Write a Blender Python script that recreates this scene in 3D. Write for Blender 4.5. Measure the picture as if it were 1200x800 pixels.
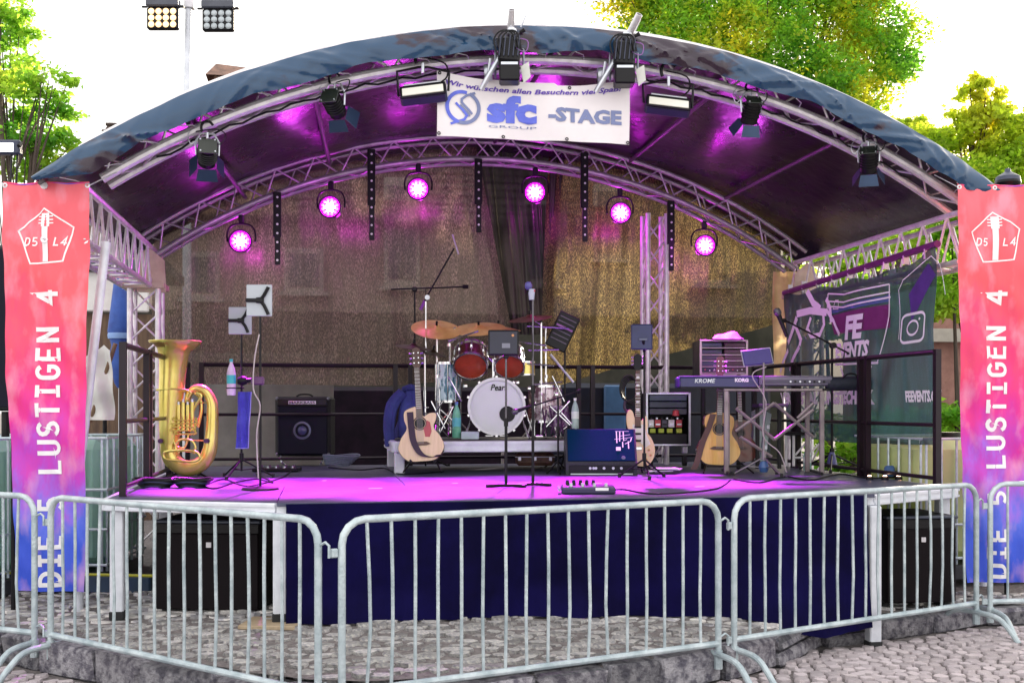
import bpy, math, random
from mathutils import Vector, Matrix
import numpy as np
random.seed(7); rng = np.random.default_rng(7)
R = math.radians
for o in list(bpy.data.objects): bpy.data.objects.remove(o)
SC = bpy.context.scene
COL = SC.collection
# ---------------------------------------------------------------- camera
YAW = R(9.7); HC = 1.66; F = 1280.0; HY = 476.0
cd = bpy.data.cameras.new('camera'); cam = bpy.data.objects.new('camera', cd); COL.objects.link(cam)
cd.sensor_width = 36; cd.lens = 36*F/1200; cd.shift_y = (HY-400)/1200; cd.clip_end = 2000; cd.clip_start = .05
cam.location = (0, 0, HC); cam.rotation_euler = (R(90), 0, -YAW)
SC.camera = cam
# ---------------------------------------------------------------- sky, sun, exposure
w = bpy.data.worlds.new('World'); SC.world = w; w.use_nodes = True
nt = w.node_tree; bg = nt.nodes['Background']
sky = nt.nodes.new('ShaderNodeTexSky'); sky.sky_type = 'NISHITA'; sky.sun_disc = False
SUN_EL, SUN_AZ = R(15), R(42)          # azimuth clockwise from +Y (stage depth) towards +X
sky.sun_elevation = SUN_EL; sky.sun_rotation = SUN_AZ; sky.dust_density = 4; sky.air_density = 1.2
mx = nt.nodes.new('ShaderNodeMixRGB'); mx.inputs[0].default_value = .72; mx.inputs[2].default_value = (10.5, 10.2, 9.9, 1)
nt.links.new(sky.outputs[0], mx.inputs[1]); nt.links.new(mx.outputs[0], bg.inputs[0]); bg.inputs[1].default_value = .12
sl = bpy.data.lights.new('sun', 'SUN'); so = bpy.data.objects.new('sun', sl); COL.objects.link(so)
sl.energy = 5; sl.angle = R(.6); sl.color = (1, .86, .66)
sd = Vector((math.sin(SUN_AZ)*math.cos(SUN_EL), math.cos(SUN_AZ)*math.cos(SUN_EL), math.sin(SUN_EL)))
so.rotation_euler = sd.to_track_quat('Z', 'Y').to_euler(); so.location = (10, 20, 15)
SC.view_settings.view_transform = 'Standard'; SC.view_settings.look = 'None'
SC.view_settings.exposure = .95; SC.view_settings.gamma = 1
SC.render.engine = 'CYCLES'
try:
    SC.cycles.max_bounces = 6; SC.cycles.transparent_max_bounces = 12; SC.cycles.use_denoising = True
    SC.cycles.sample_clamp_indirect = 6
except Exception: pass
# ---------------------------------------------------------------- coordinates measured from the camera station
def cw(xc, zc, z=0.):   # metres right of / ahead of the camera -> world
    return Vector((zc*math.sin(YAW)+xc*math.cos(YAW), zc*math.cos(YAW)-xc*math.sin(YAW), z))
def P(px, py, zc): return cw((px-600)/F*zc, zc, HC+(HY-py)/F*zc)
def PY(px, py, y):
    t = (px-600)/F; zc = y/(math.cos(YAW)-t*math.sin(YAW)); return P(px, py, zc)
def PX(px, py, x):
    t = (px-600)/F; zc = x/(math.sin(YAW)+t*math.cos(YAW)); return P(px, py, zc)
def zcam(x, y): return x*math.sin(YAW)+y*math.cos(YAW)
# ---------------------------------------------------------------- materials
MATS = {}
def mat(name, col, rough=.5, metal=0., col2=None, scale=6., bump=0., bscale=40., spec=.5, stretch=None, emit=None, es=0., alpha=1., transl=0., contrast=(.35,.65), island=0., detail=4, coat=0.):
    if name in MATS: return MATS[name]
    m = bpy.data.materials.new(name); m.use_nodes = True; n = m.node_tree; L = n.links; b = n.nodes['Principled BSDF']
    b.inputs['Base Color'].default_value = (*col, 1); b.inputs['Roughness'].default_value = rough; b.inputs['Metallic'].default_value = metal
    b.inputs['Specular IOR Level'].default_value = spec; b.inputs['Coat Weight'].default_value = coat
    if emit: b.inputs['Emission Color'].default_value = (*emit, 1); b.inputs['Emission Strength'].default_value = es
    tc = n.nodes.new('ShaderNodeTexCoord'); mp = n.nodes.new('ShaderNodeMapping'); L.new(tc.outputs['Object'], mp.inputs[0])
    if stretch: mp.inputs['Scale'].default_value = stretch
    out = None
    c2 = col2 if col2 is not None else tuple(c*.78 for c in col)
    nz = n.nodes.new('ShaderNodeTexNoise'); nz.inputs['Scale'].default_value = scale; nz.inputs['Detail'].default_value = detail; nz.inputs['Roughness'].default_value = .6
    L.new(mp.outputs[0], nz.inputs[0])
    mr = n.nodes.new('ShaderNodeMapRange'); mr.inputs[1].default_value = contrast[0]; mr.inputs[2].default_value = contrast[1]; L.new(nz.outputs[0], mr.inputs[0])
    mi = n.nodes.new('ShaderNodeMixRGB'); mi.inputs[1].default_value = (*col, 1); mi.inputs[2].default_value = (*c2, 1); L.new(mr.outputs[0], mi.inputs[0]); out = mi.outputs[0]
    if island:
        ge = n.nodes.new('ShaderNodeNewGeometry'); oi = n.nodes.new('ShaderNodeObjectInfo')
        ad = n.nodes.new('ShaderNodeMath'); ad.operation = 'ADD'; L.new(ge.outputs['Random Per Island'], ad.inputs[0]); L.new(oi.outputs['Random'], ad.inputs[1])
        fr = n.nodes.new('ShaderNodeMath'); fr.operation = 'FRACT'; L.new(ad.outputs[0], fr.inputs[0])
        hs = n.nodes.new('ShaderNodeHueSaturation'); r2 = n.nodes.new('ShaderNodeMapRange'); r2.inputs[3].default_value = 1-island; r2.inputs[4].default_value = 1+island
        L.new(fr.outputs[0], r2.inputs[0]); L.new(r2.outputs[0], hs.inputs['Value']); L.new(out, hs.inputs['Color'])
        r3 = n.nodes.new('ShaderNodeMapRange'); r3.inputs[3].default_value = .5-.06*island; r3.inputs[4].default_value = .5+.06*island
        f2 = n.nodes.new('ShaderNodeMath'); f2.operation = 'MULTIPLY'; f2.inputs[1].default_value = 7.3; L.new(fr.outputs[0], f2.inputs[0])
        f3 = n.nodes.new('ShaderNodeMath'); f3.operation = 'FRACT'; L.new(f2.outputs[0], f3.inputs[0]); L.new(f3.outputs[0], r3.inputs[0]); L.new(r3.outputs[0], hs.inputs['Hue'])
        out = hs.outputs[0]
    L.new(out, b.inputs['Base Color'])
    if rough < .95 and not emit:
        rr = n.nodes.new('ShaderNodeMapRange'); rr.inputs[3].default_value = max(0.02, rough-.08); rr.inputs[4].default_value = min(1, rough+.1); L.new(nz.outputs[0], rr.inputs[0]); L.new(rr.outputs[0], b.inputs['Roughness'])
    if bump:
        n2 = n.nodes.new('ShaderNodeTexNoise'); n2.inputs['Scale'].default_value = bscale; n2.inputs['Detail'].default_value = 5; L.new(mp.outputs[0], n2.inputs[0])
        bu = n.nodes.new('ShaderNodeBump'); bu.inputs['Strength'].default_value = bump; bu.inputs['Distance'].default_value = .02; L.new(n2.outputs[0], bu.inputs['Height']); L.new(bu.outputs[0], b.inputs['Normal'])
    if transl:
        tr = n.nodes.new('ShaderNodeBsdfTranslucent'); L.new(out, tr.inputs[0]); ms = n.nodes.new('ShaderNodeMixShader'); ms.inputs[0].default_value = transl
        L.new(b.outputs[0], ms.inputs[1]); L.new(tr.outputs[0], ms.inputs[2]); L.new(ms.outputs[0], n.nodes['Material Output'].inputs[0])
    if alpha < 1: b.inputs['Alpha'].default_value = alpha
    MATS[name] = m; return m
def netmat(name, c1, c2, dens, scale=160, transl=.5, dark=(.02,.02,.02), stretch=(1,1,.35)):
    m = bpy.data.materials.new(name); m.use_nodes = True; n = m.node_tree; L = n.links
    for x in list(n.nodes): n.nodes.remove(x)
    o = n.nodes.new('ShaderNodeOutputMaterial'); tc = n.nodes.new('ShaderNodeTexCoord'); mp = n.nodes.new('ShaderNodeMapping'); mp.inputs['Scale'].default_value = stretch; L.new(tc.outputs['Object'], mp.inputs[0])
    a = n.nodes.new('ShaderNodeTexNoise'); a.inputs['Scale'].default_value = scale; a.inputs['Detail'].default_value = 2; L.new(mp.outputs[0], a.inputs[0])
    b = n.nodes.new('ShaderNodeTexNoise'); b.inputs['Scale'].default_value = 2.6; b.inputs['Detail'].default_value = 9; L.new(mp.outputs[0], b.inputs[0])
    m1 = n.nodes.new('ShaderNodeMapRange'); m1.inputs[1].default_value = .46; m1.inputs[2].default_value = .66; L.new(a.outputs[0], m1.inputs[0])
    mi = n.nodes.new('ShaderNodeMixRGB'); mi.inputs[1].default_value = (*c1,1); mi.inputs[2].default_value = (*c2,1); L.new(b.outputs[0], mi.inputs[0])
    mq = n.nodes.new('ShaderNodeMapping'); mq.inputs['Scale'].default_value = (9,9,.55); L.new(tc.outputs['Object'], mq.inputs[0]); sk_ = n.nodes.new('ShaderNodeTexNoise'); sk_.inputs['Scale'].default_value = 1.6; sk_.inputs['Detail'].default_value = 7; sk_.inputs['Roughness'].default_value = .7; L.new(mq.outputs[0], sk_.inputs[0])
    mk = n.nodes.new('ShaderNodeMapRange'); mk.inputs[1].default_value = .36; mk.inputs[2].default_value = .64; mk.inputs[3].default_value = .5; mk.inputs[4].default_value = 1.45; L.new(sk_.outputs[0], mk.inputs[0]); hv = n.nodes.new('ShaderNodeHueSaturation'); L.new(mk.outputs[0], hv.inputs['Value']); L.new(mi.outputs[0], hv.inputs['Color'])
    m2 = n.nodes.new('ShaderNodeMixRGB'); m2.inputs[1].default_value = (*dark,1); L.new(m1.outputs[0], m2.inputs[0]); L.new(hv.outputs[0], m2.inputs[2])
    d = n.nodes.new('ShaderNodeBsdfDiffuse'); t = n.nodes.new('ShaderNodeBsdfTranslucent'); L.new(m2.outputs[0], d.inputs[0]); L.new(m2.outputs[0], t.inputs[0])
    s = n.nodes.new('ShaderNodeMixShader'); s.inputs[0].default_value = transl; L.new(d.outputs[0], s.inputs[1]); L.new(t.outputs[0], s.inputs[2])
    gl = n.nodes.new('ShaderNodeBsdfGlossy'); gl.inputs['Roughness'].default_value = .35; gl.inputs[0].default_value = (.5,.45,.35,1)
    s2 = n.nodes.new('ShaderNodeMixShader'); s2.inputs[0].default_value = .08; L.new(s.outputs[0], s2.inputs[1]); L.new(gl.outputs[0], s2.inputs[2])
    bu = n.nodes.new('ShaderNodeBump'); bu.inputs['Strength'].default_value = .6; bu.inputs['Distance'].default_value = .01; L.new(a.outputs[0], bu.inputs['Height']); L.new(bu.outputs[0], gl.inputs['Normal'])
    tr = n.nodes.new('ShaderNodeBsdfTransparent'); s3 = n.nodes.new('ShaderNodeMixShader'); s3.inputs[0].default_value = dens
    L.new(tr.outputs[0], s3.inputs[1]); L.new(s2.outputs[0], s3.inputs[2]); L.new(s3.outputs[0], o.inputs[0]); return m
steel = mat('galvanised_steel', (.60,.68,.72), .38, .35, (.44,.52,.57), 14, .15, 60)
alu = mat('aluminium', (.72,.70,.72), .35, .55, (.52,.5,.53), 10)
aluw = mat('white_aluminium', (.74,.76,.82), .45, .1, (.6,.62,.68), 8)
chrome = mat('chrome', (.85,.85,.87), .15, .95)
black = mat('black_plastic', (.006,.0055,.008), .4, spec=.3)
blackm = mat('black_metal', (.008,.007,.009), .35, .2, spec=.3)
railm = mat('rail_paint', (.014,.006,.012), .35, .1, spec=.35)
rubber = mat('rubber', (.02,.02,.022), .8)
white = mat('white_print', (.86,.84,.85), .6, 0, (.8,.78,.8))
brass = mat('brass', (.84,.72,.22), .22, .6, (.70,.56,.12), 5)
bronze = mat('cymbal_bronze', (.80,.62,.16), .36, .4, (.64,.46,.09), 9)
dbronze = mat('dark_cymbal', (.08,.05,.035), .35, .7)
# ---------------------------------------------------------------- mesh builder
class MB:
    def __init__(s): s.v = []; s.f = []
    def add(s, vs, fs):
        o = len(s.v); s.v += [tuple(x) for x in vs]; s.f += [tuple(i+o for i in f) for f in fs]; return s
    def box(s, c, d, rot=None, ch=0.):
        hx, hy, hz = d[0]/2, d[1]/2, d[2]/2; c = Vector(c); rm = rot if rot is not None else Matrix.Identity(3)
        if isinstance(rm, (int, float)): rm = Matrix.Rotation(rm, 3, 'Z')
        if ch <= 0:
            vs = [c + rm @ Vector((x*hx, y*hy, z*hz)) for z in (-1,1) for y in (-1,1) for x in (-1,1)]
            return s.add(vs, [(0,2,3,1),(4,5,7,6),(0,1,5,4),(2,6,7,3),(0,4,6,2),(1,3,7,5)])
        ch = min(ch, hx*.9, hy*.9, hz*.9); vs = []; idx = {}
        for x in (-1,1):
            for y in (-1,1):
                for z in (-1,1):
                    for a in range(3):
                        p = [x*hx, y*hy, z*hz]
                        for b in range(3):
                            if b != a: p[b] -= (x,y,z)[b]*ch
                        idx[(x,y,z,a)] = len(vs); vs.append(c + rm @ Vector(p))
        fs = []
        for a in range(3):
            b, d2 = (a+1)%3, (a+2)%3
            for sg in (-1,1):
                q = []
                for (u, v) in ((-1,-1),(1,-1),(1,1),(-1,1)):
                    k = [0,0,0]; k[a] = sg; k[b] = u; k[d2] = v; q.append(idx[(*k, a)])
                fs.append(tuple(q) if sg > 0 else tuple(q[::-1]))
            for u in (-1,1):
                for v in (-1,1):   # edge along a
                    q = []
                    for sg, aa in ((-1,b),(1,b),(1,d2),(-1,d2)):
                        k = [0,0,0]; k[a] = sg; k[b] = u; k[d2] = v; q.append(idx[(*k, aa)])
                    fs.append(tuple(q) if u*v < 0 else tuple(q[::-1]))
        for x in (-1,1):
            for y in (-1,1):
                for z in (-1,1):
                    q = tuple(idx[(x,y,z,a)] for a in range(3)); fs.append(q if x*y*z > 0 else q[::-1])
        return s.add(vs, fs)
    def tube(s, pts, r, n=8, closed=False):
        pts = [Vector(p) for p in pts]; k = len(pts); rs = r if isinstance(r, (list, tuple)) else [r]*k
        T = []
        for i in range(k):
            a = pts[(i-1) % k] if (closed or i > 0) else pts[i]; b = pts[(i+1) % k] if (closed or i < k-1) else pts[i]
            d = b-a; T.append(d.normalized() if d.length > 1e-9 else Vector((0,0,1)))
        up = Vector((0,0,1)) if abs(T[0].z) < .9 else Vector((1,0,0)); nn = T[0].cross(up).normalized(); vs = []
        for i in range(k):
            nn = nn - T[i]*nn.dot(T[i]); nn = nn.normalized() if nn.length > 1e-6 else T[i].orthogonal().normalized(); bb = T[i].cross(nn)
            for j in range(n):
                a = 2*math.pi*j/n; vs.append(pts[i] + (nn*math.cos(a)+bb*math.sin(a))*rs[i])
        fs = []
        for i in range(k if closed else k-1):
            for j in range(n):
                i2 = (i+1) % k; fs.append((i*n+j, i*n+(j+1)%n, i2*n+(j+1)%n, i2*n+j))
        if not closed: fs += [tuple(range(n))[::-1], tuple((k-1)*n+j for j in range(n))]
        return s.add(vs, fs)
    def cyl(s, a, b, r0, r1=None, n=12): return s.tube([a, b], [r0, r0 if r1 is None else r1], n)
    def lathe(s, prof, o=(0,0,0), axis=(0,0,1), n=24, caps=False):
        o = Vector(o); ax = Vector(axis).normalized(); u = ax.orthogonal().normalized(); v = ax.cross(u); vs = []; fs = []
        for (r, h) in prof:
            for j in range(n):
                a = 2*math.pi*j/n; vs.append(o + ax*h + (u*math.cos(a)+v*math.sin(a))*max(r, 1e-4))
        for i in range(len(prof)-1):
            for j in range(n): fs.append((i*n+j, i*n+(j+1)%n, (i+1)*n+(j+1)%n, (i+1)*n+j))
        if caps: fs += [tuple(range(n))[::-1], tuple((len(prof)-1)*n+j for j in range(n))]
        return s.add(vs, fs)
    def prism(s, pts, fn, d):   # pts 2D, fn(u, v, w) -> 3D, w from 0 to d
        n = len(pts); vs = [fn(u, v, 0) for u, v in pts]+[fn(u, v, d) for u, v in pts]
        return s.add(vs, [tuple(range(n))[::-1], tuple(range(n, 2*n))]+[(i, (i+1)%n, n+(i+1)%n, n+i) for i in range(n)])
    def grid(s, fn, nu, nv):
        vs = [fn(i/nu, j/nv) for j in range(nv+1) for i in range(nu+1)]
        return s.add(vs, [(j*(nu+1)+i, j*(nu+1)+i+1, (j+1)*(nu+1)+i+1, (j+1)*(nu+1)+i) for j in range(nv) for i in range(nu)])
    def mesh(s, name, m, angle=35):
        me = bpy.data.meshes.new(name); me.from_pydata(s.v, [], s.f)
        if m: me.materials.append(m)
        if angle:
            me.polygons.foreach_set('use_smooth', [True]*len(me.polygons)); me.set_sharp_from_angle(angle=R(angle))
        me.update(); return me
def tag(o, label=None, cat=None, group=None, kind=None):
    if label: o['label'] = label
    if cat: o['category'] = cat
    if group: o['group'] = group
    if kind: o['kind'] = kind
    return o
def obj(name, mb, m, parent=None, loc=None, angle=35, rot=None):
    me = mb.mesh(name, m, angle) if isinstance(mb, MB) else mb
    o = bpy.data.objects.new(name, me); COL.objects.link(o)
    if parent is not None: o.parent = parent
    if loc is not None: o.location = loc
    if rot is not None: o.rotation_euler = rot
    return o
def shift(mb, d):
    d = Vector(d); mb.v = [tuple(Vector(v)-d) for v in mb.v]; return mb
class Thing:
    """an Empty at the base; parts hang from it.  zc given: local x = camera right, l(px,py) = local point at pixel"""
    def __init__(s, name, label, cat, loc, rz=0., group=None):
        s.o = bpy.data.objects.new(name, None); COL.objects.link(s.o); s.o.location = loc; s.o.rotation_euler = (0,0,rz); s.o.empty_display_size = .1
        tag(s.o, label, cat, group); s.loc = Vector(loc)
    def part(s, name, mb, m, parent=None, label=None, world=False, angle=35):
        if world: shift(mb, s.loc)
        p = obj(name, mb, m, parent or s.o, angle=angle)
        if label: p['label'] = label
        return p
class Seen(Thing):
    def __init__(s, name, label, cat, px, py, zc, group=None, rz=0.):
        s.px, s.py, s.zc = px, py, zc; s.k = F/zc
        super().__init__(name, label, cat, P(px, py, zc), -YAW+rz, group)
    def l(s, px, py, d=0.): return Vector(((px-s.px)/s.k, d, (s.py-py)/s.k))
def copytree(o, parent=None):
    c = o.copy(); COL.objects.link(c)
    if parent is not None: c.parent = parent
    for ch in list(o.children): copytree(ch, c)
    return c
def crv(pts, k=6, closed=False):   # Catmull-Rom
    pts = [Vector(p) for p in pts]; n = len(pts); out = []
    for i in range(n if closed else n-1):
        g = lambda j: pts[j % n] if closed else pts[min(max(j, 0), n-1)]
        p0, p1, p2, p3 = g(i-1), g(i), g(i+1), g(i+2)
        for q in range(k):
            t = q/k; out.append(.5*((2*p1)+(p2-p0)*t+(2*p0-5*p1+4*p2-p3)*t*t+(3*p1-p0-3*p2+p3)*t**3))
    if not closed: out.append(pts[-1])
    return out
def lerpl(a, k):   # resample a list of radii to k values
    return [float(np.interp(i/(k-1)*(len(a)-1), range(len(a)), a)) for i in range(k)]
# ---------------------------------------------------------------- lettering
def text2d(s, size=1., bold=0., shear=0., width=1.):
    c = bpy.data.curves.new('t', 'FONT'); c.body = s; c.size = size; c.offset = bold; c.shear = shear; c.align_x = 'LEFT'; c.resolution_u = 2; c.fill_mode = 'FRONT'
    o = bpy.data.objects.new('t', c); COL.objects.link(o); dg = bpy.context.evaluated_depsgraph_get()
    me = bpy.data.meshes.new_from_object(o.evaluated_get(dg)); v = [(p.co.x*width, p.co.y) for p in me.vertices]; f = [tuple(p.vertices) for p in me.polygons]
    bpy.data.objects.remove(o); bpy.data.meshes.remove(me); bpy.data.curves.remove(c)
    return v, f
def text_fit(s, fn, x0, x1, y0, y1, bold=0., shear=0., mb=None):
    """letters of s fill the box x0..x1, y0..y1 of the surface fn(u, v)"""
    v, f = text2d(s, 1, bold, shear)
    xs = [p[0] for p in v]; ys = [p[1] for p in v]; a, b, c, d = min(xs), max(xs), min(ys), max(ys); mb = mb or MB()
    return mb.add([fn(x0+(p[0]-a)/(b-a)*(x1-x0), y0+(p[1]-c)/(d-c)*(y1-y0)) for p in v], f)
def islands(mb):
    par = list(range(len(mb.v)))
    def fd(i):
        while par[i] != i: par[i] = par[par[i]]; i = par[i]
        return i
    for f in mb.f:
        for i in f[1:]: par[fd(i)] = fd(f[0])
    out = {}
    for f in mb.f: out.setdefault(fd(f[0]), []).append(f)
    res = []
    for fs in out.values():
        ids = sorted({i for f in fs for i in f}); mp = {i: k for k, i in enumerate(ids)}; q = MB(); q.v = [mb.v[i] for i in ids]; q.f = [tuple(mp[i] for i in f) for f in fs]; res.append(q)
    return res
def ribbon(mb, pts, wd, fn, closed=False):
    pts = [Vector((p[0], p[1])) for p in pts]; n = len(pts); L_, R_ = [], []
    for i in range(n):
        a = pts[(i-1) % n] if (closed or i > 0) else None; b = pts[(i+1) % n] if (closed or i < n-1) else None
        d1 = (pts[i]-a).normalized() if a is not None else (b-pts[i]).normalized(); d2 = (b-pts[i]).normalized() if b is not None else d1
        n1 = Vector((-d1.y, d1.x)); n2 = Vector((-d2.y, d2.x)); m = (n1+n2); m = m.normalized() if m.length > 1e-5 else n1
        k = wd/2/max(.35, m.dot(n1)); L_.append(pts[i]+m*k); R_.append(pts[i]-m*k)
    vs = [fn(p.x, p.y) for p in L_]+[fn(p.x, p.y) for p in R_]
    return mb.add(vs, [(i, (i+1) % n, n+(i+1) % n, n+i) for i in range(n if closed else n-1)])
def arc(cx, cy, rx, ry, a0, a1, n=8): return [(cx+rx*math.cos(R(a0+(a1-a0)*i/n)), cy+ry*math.sin(R(a0+(a1-a0)*i/n))) for i in range(n+1)]
G = {  # monospaced slab letters, box .6 x 1
 'D': [[(.06,.0),(.06,1)], [(.0,.06),(.22,.06)]+arc(.22,.36,.33,.30,-90,0)+arc(.22,.64,.33,.30,0,90)+[(.0,.94)]],
 'I': [[(.3,.0),(.3,1)], [(.04,.06),(.56,.06)], [(.04,.94),(.56,.94)]],
 'E': [[(.54,.06),(.07,.06),(.07,.94),(.54,.94)], [(.07,.52),(.48,.52)]],
 'L': [[(.07,1),(.07,.06),(.56,.06)]],
 'U': [[(.06,1),(.06,.3)]+arc(.3,.3,.24,.24,180,360)+[(.54,1)]],
 'S': [arc(.3,.73,.23,.21,20,270)+arc(.3,.29,.25,.23,90,-160)],
 'T': [[(.3,0),(.3,.9)], [(.0,.94),(.6,.94)]],
 'G': [arc(.31,.7,.24,.24,25,180)+arc(.31,.3,.24,.24,180,360)+[(.55,.48),(.3,.48)]],
 'N': [[(.07,0),(.07,1)], [(.53,0),(.53,1)], [(.09,.92),(.51,.08)]],
 '4': [[(.42,0),(.42,1),(.05,.32),(.58,.32)]],
 '5': [[(.5,.94),(.1,.94),(.1,.55)]+arc(.28,.3,.24,.26,110,-140)],
 'A': [[(0,0),(.3,1),(.6,0)], [(.13,.33),(.47,.33)]],
}
# ================================================================ THE GROUND
cob = mat('cobble_granite', (.60,.53,.54), .7, 0, (.46,.40,.42), 25, .5, 70, island=.25)
slabm = mat('terrace_stone', (.58,.55,.52), .75, 0, (.30,.29,.31), 7, .9, 30, island=.45, contrast=(.42,.6))
joint = mat('joint_grit', (.11,.095,.095), .95, 0, (.22,.195,.19), 30, .6, 90)
wallm = mat('wall_stone', (.26,.25,.27), .85, 0, (.07,.065,.085), 16, 1., 55, island=.4, contrast=(.4,.6), detail=9)
EDGE = [(-9,8.6),(-6,8.0),(-3.25,7.05),(-2.55,6.6),(-1.93,6.15),(-1.36,5.8),(-.9,5.6),(-.18,5.75),(.5,6.1),(1.27,6.62),(1.7,7.0),(1.98,7.42),(2.4,7.62),(3.45,8.2),(5.2,8.6),(9,9.4)]
def zedge(x): return float(np.interp(x, [e[0] for e in EDGE], [e[1] for e in EDGE]))
def hedge(x): return float(np.interp(x, [-4,-1,1.5,2.3,3.5], [.21,.22,.22,.18,.15]))
def terz(xc, zc): return hedge(xc) + .085*min(1, max(0, (zc-zedge(xc)-.1)/1.1))
gm = MB(); gm.add([cw(-140,.2,-.03),cw(140,.2,-.03),cw(140,260,-.03),cw(-140,260,-.03)], [(0,1,2,3)])
ground = obj('ground', gm, joint); tag(ground, kind='structure')
tm = MB(); nx = 60; xs = np.linspace(-9, 9, nx); rows = 14
for j in range(rows+1):
    for x in xs:
        ze = zedge(x)+.06; z = ze+(20-ze)*(j/rows)**2.2; tm.v.append(tuple(cw(x, z, terz(x, z)+.010)))
tm.f = [(j*nx+i, j*nx+i+1, (j+1)*nx+i+1, (j+1)*nx+i) for j in range(rows) for i in range(nx-1)]
terrace = obj('terrace', tm, joint); tag(terrace, kind='structure')
def stone_mesh(name, m, seed, rough=.1):
    r = random.Random(seed); n = 8; vs = []
    base = [(math.cos(a)*abs(math.cos(a))**-.0, math.sin(a)) for a in [R(22.5+45*i) for i in range(n)]]
    sq = [(x/max(abs(x),abs(y))*.51*(1-rough*r.random()), y/max(abs(x),abs(y))*.5*(1-rough*r.random())) for x, y in base]
    for k, (s, z) in enumerate(((1,-.5),(1,.36),(.9,.5))):
        for (x, y) in sq: vs.append((x*s, y*s, z+(r.random()-.5)*.1*(k == 2)))
    vs.append((0,0,.55)); f = []
    for k in range(2):
        for i in range(n): f.append((k*n+i, k*n+(i+1)%n, (k+1)*n+(i+1)%n, (k+1)*n+i))
    for i in range(n): f.append((2*n+i, 2*n+(i+1)%n, 3*n))
    mb = MB(); mb.add(vs, f); return mb
pave = tag(obj('pavement', MB().add([cw(-7,4.2,.008),cw(9,4.2,.008),cw(9,8.6,.008),cw(-7,8.6,.008)], [(0,1,2,3)]), joint), kind='structure')
# granite setts laid in segmental arcs; the row of arcs runs across the picture
cobs = []
Wd = 1.15; Rr = Wd/2/math.sin(R(48)); u = -7.0
while u < 9:
    v = 3.4
    while v < 9.6:
        k = -48.
        while k < 47:
            sz = random.uniform(.088,.115); a = R(k+math.degrees(sz/2/Rr)); x = u+Wd/2+Rr*math.sin(a); z = v+Rr*math.cos(a)
            if z < zedge(x)-.13 and z > 4.3: cobs.append((x+random.uniform(-.004,.004), z+random.uniform(-.005,.005), -a, sz-.014, random.uniform(.08,.094)))
            k += math.degrees(sz/Rr)
        v += .104
    u += Wd
def inview(x, z, h=0., m=20):
    px = 600+x/z*F; py = HY+(HC-h)/z*F; return -m < px < 1200+m and -m < py < 800+m
cobs.sort(key=lambda c: (not inview(c[0], c[1]), c[1]))
protos = [stone_mesh('cobble', cob, s).mesh('cobble', cob, 30) for s in range(7)]
pmb = [stone_mesh('cobble', cob, s) for s in range(7)]
rest = MB()
for i, (x, z, a, sx, sy) in enumerate(cobs):
    h = .075*random.uniform(.9,1.1); wz = random.uniform(-.006,.006)-.012; p = cw(x, z, wz); rz = a*-1*-1 - YAW
    if i < 300:
        o = bpy.data.objects.new('cobble', protos[i % 7]); COL.objects.link(o); o.parent = pave; o.location = p; o.rotation_euler = (random.uniform(-.05,.05), random.uniform(-.05,.05), rz); o.scale = (sx, sy, h)
    elif inview(x, z, 0, 300):
        mt = Matrix.Translation(p) @ Matrix.Rotation(rz, 4, 'Z') @ Matrix.Diagonal((sx, sy, h, 1)); q = pmb[i % 7]
        rest.add([mt @ Vector(v_) for v_ in q.v], q.f)
ro = obj('cobble_rest', rest, cob, pave); ro.name = 'distant_cobbles'; tag(ro, kind='stuff')
# rough flat stones of the raised terrace
slabs = []
for j in range(34):
    for i in range(150):
        x0 = -8+i*.125+(j % 2)*.06; 
        z0 = 5.5+j*.095
        x = x0+random.uniform(-.03,.03); z = z0+random.uniform(-.02,.02)
        if z > zedge(x)+.12 and z < 9: k_ = random.choice((.8,1,1,1.25)); slabs.append((x, z, k_*random.uniform(.11,.18), k_*random.uniform(.08,.125)))
def under(x, z):   # hidden beneath the skirted deck
    p = cw(x, z); return p.y > 7.15 and -.2 < p.x < 3.6
slabs = [s_ for s_ in slabs if not under(s_[0], s_[1])]
slabs.sort(key=lambda c: (not inview(c[0], c[1], .25, 0), c[1]))
sp = [stone_mesh('paving_stone', slabm, 50+s, .38) for s in range(9)]; spm = [q.mesh('paving_stone', slabm, 30) for q in sp]; rest = MB()
for i, (x, z, sx, sy) in enumerate(slabs):
    zz = terz(x, z)-.012+random.uniform(-.012,.004); p = cw(x, z, zz); rz = random.uniform(-.5,.5)
    if i < 300:
        o = bpy.data.objects.new('paving_stone', spm[i % 9]); COL.objects.link(o); o.parent = terrace; o.location = p; o.rotation_euler = (random.uniform(-.045,.045), random.uniform(-.045,.045), rz); o.scale = (sx, sy, .07)
    elif inview(x, z, .25, 250):
        mt = Matrix.Translation(p) @ Matrix.Rotation(rz, 4, 'Z') @ Matrix.Diagonal((sx, sy, .07, 1)); q = sp[i % 9]; rest.add([mt @ Vector(v_) for v_ in q.v], q.f)
tag(obj('small_paving_stones', rest, slabm, terrace), kind='stuff')
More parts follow.
